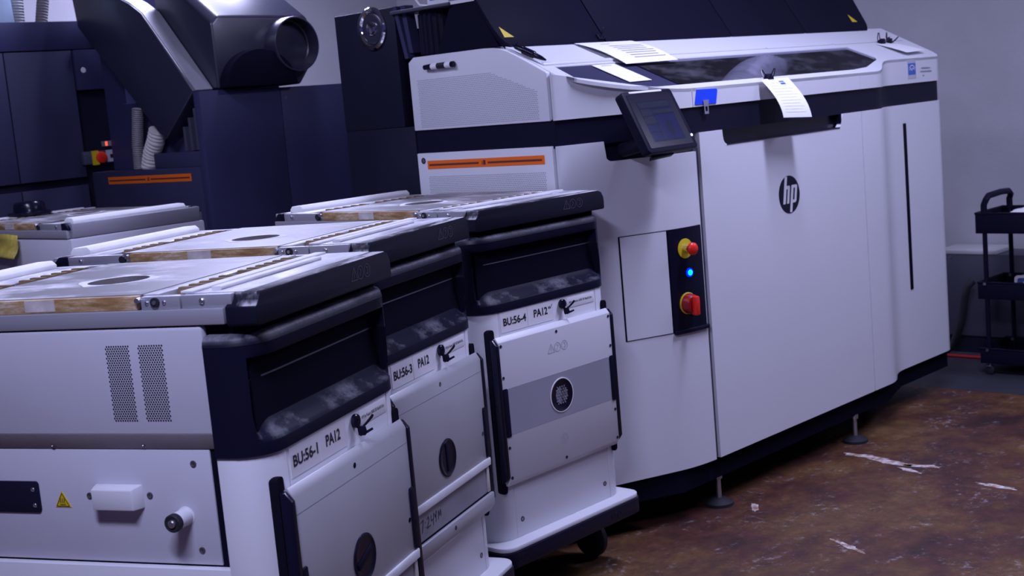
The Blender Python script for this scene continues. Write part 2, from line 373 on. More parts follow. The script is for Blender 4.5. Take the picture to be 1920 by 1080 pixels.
def mk_housing():
    l, r = bu_outline(.004)
    mid = [(-.003 + .506*k/24, -.004) for k in range(1, 24)]
    line = l + mid + r; line = [p for i, p in enumerate(line) if i == 0 or (Vector(p)-Vector(line[i-1])).length > 1e-5]
    prof = [(1.222, 0), (1.200, 0), (1.194, .002), (1.188, .050), (1.170, .054), (1.150, .054), (1.1465, .036), (1.144, .0345), (1.120, .040), (1.095, .043), (1.070, .040), (1.050, .032), (1.034, .020), (1.022, .008), (1.015, .001), (1.012, 0), (.988, 0)]
    def s_mask(p, z):
        x = p[0] if p[1] < .09 else (-1 if p[0] < .2 else 2)
        a = max(0, min(1, (x+.070)/.012)); hi = .530 + .030*max(0, min(1, (1.15-z)/.12))
        b = max(0, min(1, (hi-x)/.012)); return a*b
    # denser columns at the pocket ends
    dense = []
    for i in range(len(line)-1):
        a, b = Vector(line[i]), Vector(line[i+1]); n = max(1, int((b-a).length/.006)) if (a.x < -.03 or a.x > .5) else 1
        for k in range(n): q = a.lerp(b, k/n); dense.append((q.x, q.y))
    dense.append(line[-1]); vs_ = []; fs = []; m = len(prof)
    for p in dense:
        for z, d in prof: vs_.append((p[0], p[1] + d*s_mask(p, z), z))
    for i in range(len(dense)-1):
        for j in range(m-1):
            a = i*m+j; fs.append((a, a+1, a+m+1, a+m))
    mb = MB().add(vs_, fs)
    # closed underside and back so that it is a body, not a skin
    mb.wall([(x*.0+p[0], p[1]) for p in l[:2]] , .988, 1.24, -.004) if False else None
    mb.box(-.080, .580, .070, .113, .990, 1.20)
    return mb
def mk_rim():
    l, r = bu_outline(.004); mid = [(-.003 + .506*k/6, -.004) for k in range(1, 6)]; o_ = l + mid + r
    n = len(o_); vs_ = []; fs = []
    for i, p in enumerate(o_):
        a, b = Vector(o_[max(i-1, 0)]), Vector(o_[min(i+1, n-1)]); d = (b-a).normalized(); m = Vector((-d.y, d.x)); P_ = Vector(p)
        for q, z in ((-.0008, 1.220), (.002, 1.232), (.007, 1.239), (.016, 1.242), (.034, 1.243), (.034, 1.19)):
            w_ = P_ + m*q; vs_.append((w_.x, w_.y, z))
    for i in range(n-1):
        for k in range(5): a = 6*i+k; fs.append((a, a+6, a+7, a+1))
    return MB().add(vs_, fs)
def lid_poly(): return [(-.078, 1.264), (-.078, 1.301), (-.072, 1.304), (-.062, 1.314), (-.056, 1.324), (-.049, 1.328), (.548, 1.328), (.565, 1.321), (.576, 1.304), (.578, 1.29), (.578, 1.264), (.572, 1.260), (-.072, 1.260)]
def mk_vents(mx):
    mb = MB()
    for y0, y1 in ((.217, .281), (.300, .362)):
        for i in range(33):
            z = 1.066 + .160*i/32
            for j in range(10):
                y = y0 + .003 + (y1-y0-.006)*(j + (.5 if i % 2 else 0))/9.5
                x = (-.0788 if mx else .5788); r = .0021
                mb.add([(x, y+r*math.cos(rad(60*k)), z+r*math.sin(rad(60*k))) for k in range(6)], [tuple(range(6))])
    return mb
def door_frame_parts(root, variant):
    # black side rails of the lift-off door
    for s in (-1, 1):
        def rail(s=s):
            mb = MB(); X = lambda x: x if s < 0 else .5-x
            poly = [(.905, -.004), (.905, -.013), (.885, -.030), (.445, -.030), (.425, -.016), (.425, -.004)]
            mb.prism([(y, z) for z, y in poly], 'x', X(-.056), X(-.040))
            mb.box(X(-.040), X(-.020), -.0295, -.022, .580, .737); return mb
        link('door_rail', cached('door_rail%d' % s, rail, bevel=.002), M['blackgloss'], root)
        def slot(s=s):
            X = lambda x: x if s < 0 else .5-x
            return MB().prism(rrect(min(X(-.056), X(-.030)), max(X(-.056), X(-.030)), .385, .936, .011), 'y', -.0022, .02)
        link('door_slot', cached('door_slot%d' % s, slot), M['lead'], root)
def disc(mb, c, r, d=(0, -1, 0), h=.002, n=14): return mb.cyl(c, d, r, h, n)
EXF, EZF = (1, 0, 0), (0, 0, 1)
def build_unit(pose, variant, label, uid, mark, rear_only=False):
    px, py, a = pose
    R_ = empty('build_unit', (px, py, LIFT), a, label, 'build unit', 'powder build units on casters')
    P = lambda name, key, fn, m, par=R_, **k: link(name, cached(key, fn, **k), M[m], par)
    # body
    P('core', 'bu_core', lambda: MB().box(-.055, .555, .03, 1.02, .18, 1.262), 'core')
    for s in (-1, 1): P('corner_column', 'bu_col%d' % s, lambda s=s: mk_column(s), 'white', bevel=.002)
    P('front_panel', 'bu_fp', lambda: MB().box(.0012, .4988, .0006, .1, .222, .986), 'white', bevel=.0015)
    P('handle_housing', 'bu_housing', mk_housing, 'blackdust')
    P('shelf_glint', 'bu_shelf', lambda: MB().prism(bez((-.056, .034), (.0, .026), (.09, .028), 6) + [(.52, .030), (.52, .037), (-.05, .040)], 'z', 1.1440, 1.1475), 'edgeglint')  # thin pale strip painted in for the reflection along the pocket step
    P('housing_rim', 'bu_rim', mk_rim, 'rimdust')
    for s in (-1, 1):
        X = lambda x, s=s: x if s < 0 else .5-x
        P('side_panel', 'bu_sp%d' % s, lambda: MB().prism([(.121, 1.036), (.121, 1.255), (.124, 1.262), (1.03, 1.262), (1.03, 1.036)], 'x', X(-.078), X(-.058)), 'sidegrey', bevel=.003)
        P('side_flange', 'bu_fl%d' % s, lambda: MB().prism([(X(-.078), 1.036), (X(-.059), .999), (X(-.045), .999), (X(-.045), 1.036)], 'y', .119, 1.03), 'flange', bevel=.0012)
        P('lower_side_panel', 'bu_lp%d' % s, lambda: MB().box(X(-.059), X(-.04), .150, 1.03, .745, .997), 'sidegrey', bevel=.0012)
        P('side_skirt', 'bu_sk%d' % s, lambda: MB().box(X(-.074), X(-.04), .120, 1.03, .222, .740), 'white', bevel=.002)
        P('lid_side_band', 'bu_band%d' % s, lambda: MB().box(X(-.080), X(-.055), .063, 1.025, 1.266, 1.300), 'band', bevel=.0025)
        P('front_bracket', 'bu_fb%d' % s, lambda: MB().box(X(-.070), X(-.052), .047, .165, 1.300, 1.3275), 'rail', bevel=.0015)
        P('hinge_bracket', 'bu_hb%d' % s, lambda: MB().box(X(-.072), X(-.052), .168, .262, 1.300, 1.3275), 'rail', bevel=.0015)
        st = P('side_strip', 'bu_st%d' % s, lambda: MB().box(X(-.069), X(-.054), .272, .757, 1.3005, 1.3295), 'resin', bevel=.001)
        P('strip_patch', 'bu_stp%d' % s, lambda: MB().box(X(-.0702), X(-.069), .481, .559, 1.304, 1.3285), 'resinpale', st)
        P('rear_bracket', 'bu_rb%d' % s, lambda: MB().box(X(-.070), X(-.052), .790, .978, 1.300, 1.3275), 'rail', bevel=.0015)
        P('rail_end_cap', 'bu_ec%d' % s, lambda: MB().prism([(.978, 1.300), (.978, 1.3285), (1.008, 1.3285), (1.028, 1.310), (1.030, 1.300)], 'x', X(-.074), X(-.045)), 'black', bevel=.0015)
        sd = (-1 if s < 0 else 1, 0, 0)
        for y, r, mm in ((.115, .0062, 'screw'), (.931, .0062, 'screw'), (.205, .0045, 'screw'), (.247, .0045, 'screw')):
            P('bolt', 'bu_bolt%d_%g' % (s, y), lambda: MB().lathe((X(-.070), y, 1.315), sd, [(0, r), (.004, r), (.0055, r*.7), (.0055, .001)], 12), mm)
        rb = P('rubber_stop', 'bu_stop%d' % s, lambda: MB().cyl((X(-.071), .226, 1.3155), sd, .0105, .006, 18), 'rubber')
        P('bolt', 'bu_stopb%d' % s, lambda: MB().cyl((X(-.077), .226, 1.3155), sd, .0045, .002, 10), 'screw', rb)
        P('latch_pin', 'bu_pin%d' % s, lambda: MB().cyl((X(-.067), .266, 1.321), sd, .006, .014, 12), 'screw')
        P('latch_pin', 'bu_pin2%d' % s, lambda: MB().cyl((X(-.067), .764, 1.321), sd, .006, .010, 12), 'screw')
        P('rubber_stop', 'bu_pin3%d' % s, lambda: MB().cyl((X(-.067), .782, 1.314), sd, .011, .008, 14), 'rubber')
        vh = P('vent_holes', 'bu_vent%d' % s, lambda: mk_vents(s < 0), 'lead', smooth=False); tag(vh, kind='stuff')
        if s > 0: continue
        # lower side fittings
        cv = P('socket_cover', 'bu_cov%d' % s, lambda: MB().add(*frustum(X(-.059), sd[0]*.028, .325, .445, .868, .921, .012, .006)), 'white', bevel=.003)
        for y, z in ((.465, .893), (.310, .896), (.192, .967), (.196, .777), (.540, 1.008), (.306, 1.010)):
            k_ = .0075 if z < .99 else .0050
            P('screw', 'bu_ss%d_%g_%g' % (s, y, z), lambda: MB().lathe((X(-.0585 if z < .99 else -.0625), y, z), sd, [(0, k_), (.002, k_), (.003, k_*.7), (.0015, k_*.4)], 14), 'screwmid')
        pg = P('peg', 'bu_peg%d' % s, lambda: MB().lathe((X(-.059), .226, .852), sd, [(0, .0215), (.001, .0215), (.002, .0185), (.040, .0185), (.042, .0175)], 22), 'white')
        P('peg_ring', 'bu_pegr%d' % s, lambda: MB().lathe((X(-.099), .226, .852), sd, [(0, .0195), (.012, .0195), (.014, .017), (.012, .010), (.012, .001)], 22), 'rubber', pg)
        P('peg_tip', 'bu_pegt%d' % s, lambda: MB().lathe((X(-.110), .226, .852), sd, [(0, .009), (.005, .0085), (.007, .006), (.007, .001)], 16), 'screw', pg)
        pl = P('black_plate', 'bu_bp%d' % s, lambda: MB().prism(rrect(.597, .86, .852, .924, .008), 'x', X(-.058), X(-.0625)), 'blackmatte', bevel=.001)
        for z in (.905, .869): P('screw', 'bu_bps%d_%g' % (s, z), lambda: MB().lathe((X(-.0625), .613, z), sd, [(0, .005), (.0015, .004), (.0005, .002)], 12), 'screw', pl)
        if s < 0:
            wl = P('hot_surface_label', 'bu_wl', lambda: MB().prism([(.517, .866), (.559, .866), (.538, .903)], 'x', -.0602, -.0588), 'yellow')
            tri = [(-.0165, -.011), (.0165, -.011), (0, .018), (-.0165, -.011)]
            strokes([tri, [(-.007, -.0075), (.007, -.0075)]] + [[(q, -.004), (q-.002, -.001), (q+.001, .003), (q-.001, .007)] for q in (-.005, 0, .005)], (-.0602, .538, .8795), (0, -1, 0), (0, 0, 1), .0012, M['ink'], wl, 'warning_symbol')
    P('rear_panel', 'bu_rear', lambda: MB().prism(rrect(-.076, .576, .97, 1.046, .03)[6:18] + [(-.076, 1.0), (.576, 1.0)], 'z', .222, 1.262), 'sidegrey', bevel=.002) if False else \
        P('rear_panel', 'bu_rear', lambda: MB().box(-.076, .576, 1.02, 1.046, .222, 1.264), 'sidegrey', bevel=.008)
    P('rear_band', 'bu_rearband', lambda: MB().box(-.060, .560, 1.012, 1.042, 1.266, 1.326), 'band', bevel=.003)
    # lid top
    P('lid_frame', 'bu_lf', lambda: MB().box(-.053, .553, .0, 1.03, 1.266, 1.311), 'deckmetal', bevel=.001)
    lf = P('lid_front', 'bu_lfront', lambda: MB().prism(lid_poly(), 'y', -.012, .060), 'lidblack', bevel=.003)
    P('front_deck', 'bu_fd', lambda: MB().box(-.050, .550, .028, .166, 1.311, 1.329), 'deckmetal', bevel=.0012)
    P('cross_bar', 'bu_cb1', lambda: MB().prism(rrect(.098, .122, 1.329, 1.337, .003, 2), 'x', -.02, .43), 'bar')
    P('cross_bar', 'bu_cb2', lambda: MB().box(-.050, .550, .148, .178, 1.329, 1.334), 'bar', bevel=.0015)
    P('slot_trough', 'bu_tr1', lambda: MB().box(-.050, .550, .178, .232, 1.311, 1.3125), 'bar')
    P('slot_trough', 'bu_tr2', lambda: MB().box(-.050, .550, .800, .850, 1.311, 1.3125), 'bar')
    for k in range(12):
        if k == 5: continue
        x = .012 + .0405*k
        for y0, y1 in ((.180, .230), (.802, .848)):
            P('fin', 'bu_fin%d_%g' % (k, y0), lambda: MB().add([(x, y0, 1.312), (x+.006, y0, 1.3325), (x+.021, y0, 1.3325), (x+.019, y0, 1.312), (x+.004, y1, 1.312), (x+.010, y1, 1.3325), (x+.025, y1, 1.3325), (x+.023, y1, 1.312)],
              [(0,1,2,3),(7,6,5,4),(0,4,5,1),(1,5,6,2),(2,6,7,3),(3,7,4,0)]), 'slot', smooth=False)
    P('plate_edge', 'bu_pe', lambda: MB().box(-.050, .550, .232, .270, 1.311, 1.330), 'deckmetal', bevel=.0015)
    P('top_plate', 'bu_plate', lambda: MB().prism([(-.052, .272), (.552, .272), (.552, .790), (-.052, .790)], 'z', 1.312, 1.331, [circle(.195, .505, .070, 40)]), 'plate', smooth=False)
    P('fill_port', 'bu_port', lambda: MB().lathe((.195, .505, 1.3115), (0, 0, 1), [(0, .069), (.006, .069), (.0065, .060), (.004, .056), (.004, .001)], 40), 'slot')
    P('powder_ring', 'bu_ring', lambda: MB().prism([(.195+(.086+.012*math.sin(3*a)+.006*math.sin(7*a))*math.cos(a), .505+(.090+.010*math.sin(4*a+1))*math.sin(a)) for a in [2*math.pi*k/40 for k in range(40)]], 'z', 1.3310, 1.3316, [circle(.195, .505, .071, 40)]), 'powderring')
    P('rear_deck', 'bu_rd', lambda: MB().box(-.050, .550, .852, .945, 1.311, 1.3275), 'deckmetal', bevel=.0012)
    P('rear_bar', 'bu_rbar', lambda: MB().prism([(.952, 1.311), (.948, 1.338), (.962, 1.349), (1.012, 1.347), (1.024, 1.335), (1.024, 1.311)], 'x', -.004, .540), 'whitebright', bevel=.003)
    # base and casters
    P('base_plate', 'bu_base', lambda: MB().prism(base_plan(0), 'z', .206, .222), 'white', bevel=.004)
    P('bumper', 'bu_bump', lambda: MB().prism(base_plan(.004), 'z', .150, .206), 'blackgloss', bevel=.006)
    for x in (-.06, -.025, .435, .468): P('bumper_bolt', 'bu_bb%g' % x, lambda: MB().lathe((x, -.058, .178), (0, -1, 0), [(0, .011), (.002, .011), (.002, .008), (-.004, .006)], 14), 'screw' if x > 9 else 'blackgloss')
    P('chassis', 'bu_ch', lambda: MB().box(-.05, .55, .02, 1.02, .120, .152), 'blackmatte')
    for x in (-.045, .545):
        for y in (.15, .95):
            c = P('caster', 'bu_caster%g_%g' % (x, y), lambda: MB().box(x-.028, x+.028, y-.03, y+.03, .112, .124).box(x-.026, x-.021, y-.035, y+.035, .03, .114).box(x+.021, x+.026, y-.035, y+.035, .03, .114), 'blackmatte', bevel=.001)
            P('wheel', 'bu_wheel%g_%g' % (x, y), lambda: MB().lathe((x-.019, y, .032), (1, 0, 0), [(0, .052), (.004, .067), (.010, .072), (.028, .072), (.034, .067), (.038, .052)], 28), 'rubber', c)
    # faint pictograms on the lid
    pic = [[(-.050, -.014), (-.016, -.014), (-.033, .016), (-.050, -.014)]] + [[(cx+.0155*math.cos(rad(20*k)), .0+.0155*math.sin(rad(20*k))) for k in range(19)] for cx in (0, .036)] + [[(-.004, -.008), (.004, .004), (-.002, .009)], [(.032, -.007), (.040, -.007), (.040, .008), (.032, .008)], [(-.033, -.008), (-.033, .006)]]
    strokes(pic, (.405, -.0122, 1.297), EXF, EZF, .0022, M['inkdark'], lf, 'pictograms')
    if rear_only: return R_
    # front labels
    ul = P('unit_label', 'bu_ul', lambda: MB().box(.008, .1385, -.0006, .0008, .916, .9815), 'label')
    lettering(uid, (.020, -.0006, .937), EXF, EZF, .112, .0265, M['ink'], ul, .028)
    ml = P('material_label', 'bu_ml', lambda: MB().box(.1415, .270, -.0006, .0008, .916, .9815), 'label')
    lettering('PA12', (.171, -.0006, .940), EXF, EZF, .070, .0265, M['ink'], ml, .028)
    if mark: strokes([[(0, .008), (.003, 0), (.007, .008), (.010, 0), (.020, .013)]], (.246, -.0006, .957), EXF, EZF, .0022, M['ink'], ml, 'handwriting')
    npl = P('name_plate', 'bu_np', lambda: MB().box(.346, .491, -.0008, .0008, .941, .9765), 'label', bevel=.0004)
    lettering('HP Jet Fusion 5600 3D Build Unit', (.356, -.0008, .9535), EXF, EZF, .124, .0105, M['ink'], npl, .012)
    for x in (.030, .472): P('screw', 'bu_fs%g' % x, lambda: MB().lathe((x, .0006, .280), (0, -1, 0), [(0, .0085), (.001, .0085), (.0015, .0065), (-.002, .005)], 16), 'screwdark')
    door_frame_parts(R_, variant)
    if variant == 'white':
        d = P('door', 'bu_doorA', lambda: MB().prism([(-.004, .905), (-.013, .910), (-.027, .893), (-.027, .432), (-.014, .412), (-.004, .412)], 'x', -.0395, .5395), 'white', bevel=.0015)
        P('grey_band', 'bu_gband', lambda: MB().prism(rrect(-.017, .517, .583, .738, .008), 'y', -.0276, -.0265), 'greyband', d)
        for s, g in ((-1, -.0178), (1, .5178)): P('grip', 'bu_grip%d' % s, lambda: MB().prism(rrect(min(g, g+s*.022), max(g, g+s*.022), .578, .740, .006), 'y', -.031, -.0262), 'black', d, bevel=.001)
        vt = P('round_vent', 'bu_vent_o', lambda: MB().lathe((.248, -.0268, .660), (0, -1, 0), [(0, .0565), (.0025, .0565), (.0030, .053), (.0012, .050), (.0008, .03), (.0008, .001)], 40), 'blackgloss')
        vt.parent = d
        P('vent_ring', 'bu_vring', lambda: MB().lathe((.248, -.0268, .660), (0, -1, 0), [(0, .060), (.0028, .060), (.0032, .0565), (0, .0565)], 40), 'label', d)
        gm = MB()
        for i in range(-2, 3):
            for j in range(-4, 5):
                x, z = i*.012 + (.006 if j % 2 else 0), j*.0095
                if x*x+z*z < .034**2: gm.cyl((.246+x, -.0274, .660+z), (0, -1, 0), .0028, .0016, 6)
        link('vent_studs', cached('bu_vstud', lambda: gm), M['inkgrey'], d)
        for x, z in ((-.030, .881), (.530, .882), (-.030, .776), (.530, .776), (-.030, .542), (.530, .544), (-.030, .441), (.530, .440), (.247, .880), (.247, .440)):
            P('screw', 'bu_ds%g_%g' % (x, z), lambda: MB().lathe((x, -.0268, z), (0, -1, 0), [(0, .0055), (.0015, .0055), (.002, .0035), (.0005, .002)], 12), 'screwdark', d)
        strokes(pic, (.247, -.0271, .827), EXF, EZF, .0020, M['inkfaint'], d, 'pictograms')
        ring = [[(.017*math.cos(rad(20*k)), .017*math.sin(rad(20*k))) for k in range(19)], [(-.003, .016), (-.007, -.008)], [(-.005, .003), (0, .004), (-.001, -.008)], [(.003, .004), (-.001, -.016)], [(.003, .004), (.009, .004), (.007, -.007), (.001, -.007)]]
        strokes(ring, (.245, -.0271, .507), EXF, EZF, .0024, M['inkfaint'], d, 'emblem')
    else:
        d = P('door', 'bu_doorB', lambda: MB().prism([(-.004, .905), (-.013, .910), (-.026, .888), (-.026, .577), (-.004, .577)], 'x', -.0395, .5395), 'door_metal', bevel=.0015)
        P('groove', 'bu_groove', lambda: MB().box(-.0392, .5392, -.0263, -.0255, .8500, .8514), 'inkgrey', d)
        for s, g in ((-1, -.020), (1, .520)): P('grip', 'bu_gripB%d' % s, lambda: MB().prism(rrect(min(g, g+s*.020), max(g, g+s*.020), .581, .737, .006), 'y', -.031, -.0256), 'black', d, bevel=.001)
        P('door_ledge', 'bu_ledge', lambda: MB().prism([(-.010, .576), (-.029, .577), (-.031, .573), (-.030, .553), (-.010, .551)], 'x', -.0395, .5395), 'bar', d, bevel=.0008)
        wn = P('frosted_window', 'bu_win', lambda: MB().box(-.030, .514, -.020, -.008, .470, .554), 'frost', d)
        P('window_edge', 'bu_wedge', lambda: MB().box(-.0395, .5395, -.0225, -.010, .4655, .4705), 'lead', d)
        P('window_post', 'bu_wpost', lambda: MB().box(.516, .534, -.024, -.008, .470, .553), 'resinpale', d, bevel=.001)
        P('door_sill', 'bu_sill', lambda: MB().prism([(-.004, .466), (-.030, .466), (-.032, .462), (-.032, .428), (-.018, .408), (-.004, .408)], 'x', -.0395, .5395), 'door_metal', d, bevel=.001)
        for x, z in ((.247, .876), (.508, .659), (.247, .446)):
            P('screw_hole', 'bu_dh%g_%g' % (x, z), lambda: MB().lathe((x, -.026 if z > .5 else -.032, z), (0, -1, 0), [(0, .0068), (.0006, .0068), (.0008, .006), (-.001, .005)], 14), 'screwdark', d)
        kn = P('turn_knob', 'bu_kn', lambda: MB().lathe((.248, -.026, .658), (0, -1, 0), [(0, .056), (.003, .056), (.0042, .052), (.0015, .047), (.0008, .03), (.0008, .001)], 40), 'blackgloss', d)
        rt = 90 if uid.endswith('3') else 20
        kb = MB().box(-.040, .040, -.0235, -.0205, -.008, .008).build('knob_bar', M['black'], kn, bevel=.0014)
        kb.location = (.248, -.006, .658); kb.rotation_euler = (0, rad(-rt), 0)
        if uid.endswith('3'):
            hw = [[(0, .030), (.020, .034), (.008, 0)], [(.030, .024), (.032, .023)], [(.031, .010), (.033, .009)],
                  [(.042, .028), (.052, .034), (.056, .024), (.040, .004), (.062, .006)], [(.070, .032), (.068, .016), (.084, .018)], [(.086, .034), (.080, .000)],
                  [(.092, .030), (.096, .018), (.106, .032)], [(.104, .034), (.098, .004)], [(.114, .006), (.118, .030), (.124, .014), (.132, .030), (.134, .010)]]
            strokes(hw, (.050, -.0202, .494), EXF, EZF, .0026, M['ink'], wn, 'handwriting')
    return R_
def frustum(x, h, y0, y1, z0, z1, cy, cz):
    a = [(x, y0, z0), (x, y1, z0), (x, y1, z1), (x, y0, z1)]; b = [(x+h, y0+cy, z0+.001), (x+h, y1-cy*.4, z0+.001), (x+h, y1-cy*.4, z1-cz), (x+h, y0+cy, z1-cz)]
    return a+b, [(3,2,1,0), (4,5,6,7), (0,1,5,4), (1,2,6,5), (2,3,7,6), (3,0,4,7)]
def local(root_pose, x, y, z):
    c, s = math.cos(root_pose[2]), math.sin(root_pose[2]); return Vector((root_pose[0]+c*x-s*y, root_pose[1]+s*x+c*y, z+LIFT))
POSE = {1: (-.501, 2.721, rad(70.10)), 3: (-.351, 3.540, rad(67.12)), 4: (-.053, 4.280, rad(46.76)), 2: (-2.150, 6.578, rad(226.70))}
build_unit(POSE[1], 'metal', 'white and black powder build unit marked BU:56-1, nearest the camera', 'BU:56-1', False)
build_unit(POSE[3], 'metal', 'white and black powder build unit marked BU:56-3, middle of the front row', 'BU:56-3', False)
build_unit(POSE[4], 'white', 'white powder build unit marked BU:56-4 with a grey door band, beside the printer', 'BU:56-4', True)
build_unit(POSE[2], 'metal', 'grey powder build unit in the background, rear side turned to the camera', 'BU:56-2', False, rear_only=True)
for k, nm in ((1, 'BU:56-1'), (3, 'BU:56-3'), (4, 'BU:56-4')):
    p = local(POSE[k], .316, -.0012, .962)
    r = empty('magnetic_clip', p, POSE[k][2], 'small round black magnetic clip stuck on the front of unit ' + nm, 'clip', 'magnetic clips on the build units')
    link('magnet', cached('clip_mag', lambda: MB().lathe((0, 0, 0), (0, -1, 0), [(0, .0165), (.008, .0165), (.010, .0145), (.010, .004), (.008, .003)], 24)), M['blackgloss'], r)
    link('jaw', cached('clip_jaw', lambda: MB().prism([(-.002, -.012), (.010, -.014), (.016, -.032), (.002, -.036)], 'y', -.024, -.006), bevel=.002), M['black'], r)
    link('lever', cached('clip_lev', lambda: MB().tube([(.006, -.012, -.020), (.016, -.022, -.010), (.024, -.034, .004), (.027, -.036, .009)], [.0025, .003, .0035, .003], 8)), M['black'], r)
    link('lever', cached('clip_lev2', lambda: MB().tube([(.000, -.012, -.034), (.014, -.022, -.030), (.024, -.034, -.024)], [.003, .0035, .003], 8)), M['black'], r)

# ------------------------------------------------------------------ the big printer (u, v, z as measured, shifted to its own base)
PU, PV = 4.84, 3.60
printer = in_frame('industrial_printer', PU, PV, label='large white industrial 3D printer with dark band, round logo on the door and black hood', cat='3D printer')
def S2(pts): return [(p[0]-PU, p[1]-PV) for p in pts]
def pl(u, v, z): return (u-PU, v-PV, z)
SL = .514
def slope_z(v): return 1.732 + SL*(v-3.115)
def sl_loc(p): return slope_z(p.y + PV)
END = [(3.46, 3.862), (3.46, 3.154)]
CORNER = bez((3.46, 3.150), (3.46, 3.137), (3.475, 3.1315), 5)
CHAM = [(3.475+(3.83-3.475)*k/8, 3.1315+(2.9965-3.1315)*k/8) for k in range(9)] + bez((3.83, 2.9965), (3.925, 2.9605), (4.034, 2.96), 8)[1:]
LEFT = CORNER + CHAM[1:]
FRONT = [(4.034, 2.96), (4.062, 2.96), (5.252, 2.96), (5.26, 2.96)]
RIGHT = [(5.262, 2.96), (5.40, 2.96)] + bez((5.40, 2.96), (5.52, 2.96), (5.56, 3.05), 12, (5.70, 3.05))[1:] + [(6.15, 3.05)] + bez((6.15, 3.05), (6.22, 3.05), (6.22, 3.12), 6)[1:]
REND = [(6.22, 3.12), (6.22, 3.862)]
FULL = END + LEFT[1:] + FRONT[1:-1] + RIGHT + REND[1:]
W2 = M['white2']
MB().prism(S2([(3.485, 3.85), (3.485, 3.17), (3.86, 2.995), (5.42, 2.995), (5.72, 3.08), (6.20, 3.08), (6.20, 3.85)]), 'z', .150, 1.42).build('core', M['core'], printer)
MB().prism(S2([(3.485, 3.85), (3.485, 3.66), (6.20, 3.66), (6.20, 3.85)]), 'z', 1.42, 1.845).build('rear_core', M['core'], printer)
# lower panels
ep = MB().wall(S2(END), .24, 1.495, .02).build('end_panel', W2, printer, bevel=.003)
def notch(u, lo, u0, u1, r=.028):
    """top edge of a panel with a rounded notch between u0 and u1"""
    if u <= u0 or u >= u1: return 1.487
    d = min(u-u0, u1-u); return lo + (0 if d >= r else r - math.sqrt(max(0, r*r-(r-d)**2)))
LD = []
for a, b in zip(LEFT[:-1], LEFT[1:]):
    n = max(1, int((Vector(b)-Vector(a)).length/.006))
    for k in range(n): LD.append(tuple(Vector(a).lerp(Vector(b), k/n)))
LD.append(LEFT[-1])
lpn = MB().wall(S2([(p[0]+.0, p[1]) for p in LD if p[0] > 3.4615]), .24, lambda p: notch(p.x+PU, 1.420, 3.640, 4.2, .03) + (.006 if p.x+PU < 3.64 else 0), .02).build('left_panel', W2, printer)
us = sorted(set([4.062+(5.252-4.062)*k/40 for k in range(41)] + [4.213+.032*k/8 for k in range(9)] + [5.088-.032*k/8 for k in range(9)]))
door = MB().wall(S2([(u, 2.96) for u in us]), .24, lambda p: notch(p.x+PU, 1.430, 4.213, 5.088, .03), .022).build('door', W2, printer)
MB().box(4.0345-PU, 4.0615-PU, 2.973-PV, 2.99-PV, .245, 1.43).build('door_gap', M['greybox'], printer)
rp = MB().wall(S2(RIGHT), .24, 1.487, .02).build('right_panel', W2, printer)
MB().box(5.795-PU, 5.822-PU, 3.046-PV, 3.056-PV, .608, 1.400).build('handle_slot', M['lead'], rp, bevel=.003)
MB().wall(S2(REND), .24, 1.495, .02).build('end_panel', W2, printer)
# dark band around the machine
def inset(line, d):
    pts = [Vector(p) for p in line]; out = []
    for i in range(len(pts)):
        t = (pts[min(i+1, len(pts)-1)]-pts[max(i-1, 0)]).normalized(); out.append((pts[i].x - t.y*d, pts[i].y + t.x*d))
    return out
MB().wall(S2(inset(FULL, .008)), 1.486, 1.586, .02).build('dark_band', M['black'], printer)
MB().wall(S2(inset([(u, 2.96) for u in (4.14, 5.20)], .030)), 1.36, 1.50, .02).build('door_recess', M['blackgloss'], printer)
MB().wall(S2(inset([p for p in LEFT if p[0] > 3.60], .035)), 1.38, 1.50, .02).build('screen_recess', M['black'], printer)
MB().prism(S2([(4.235, 2.9575), (5.07, 2.9575), (5.07, 3.0), (4.235, 3.0)]), 'z', 1.4285, 1.4325).build('recess_lip', M['blackgloss'], printer)
MB().box(5.0815-PU, 5.0885-PU, 2.9604-PV, 2.995-PV, 1.448, 1.4875).build('notch_lining', M['blackgloss'], printer)
# upper shell
MB().wall(S2([p for p in LEFT if p[0] > 3.4615]), 1.583, sl_loc, .018).build('upper_left_panel', W2, printer)
MB().wall(S2([(4.0375, 2.96), (5.258, 2.96)]), 1.583, sl_loc, .018).build('upper_front_panel', W2, printer)
MB().wall(S2(RIGHT), 1.583, sl_loc, .018).build('upper_right_panel', W2, printer)
capp = [(3.862, 1.583), (3.862, 1.842), (3.832, 1.861), (3.45, 1.861), (3.40, 1.858), (3.365, 1.851), (3.33, 1.839), (3.28, 1.816), (3.158, 1.754), (3.154, 1.750), (3.154, 1.583)]
cap = MB().prism([(v-PV, z) for v, z in capp], 'x', 3.46-PU, 3.482-PU).build('upper_end_panel', W2, printer, bevel=.003)
MB().prism([(v-PV, z) for v, z in [(3.862, 1.583), (3.862, 1.861), (3.37, 1.861), (3.12, 1.735), (3.12, 1.583)]], 'x', 6.20-PU, 6.22-PU).build('upper_end_panel', W2, printer)
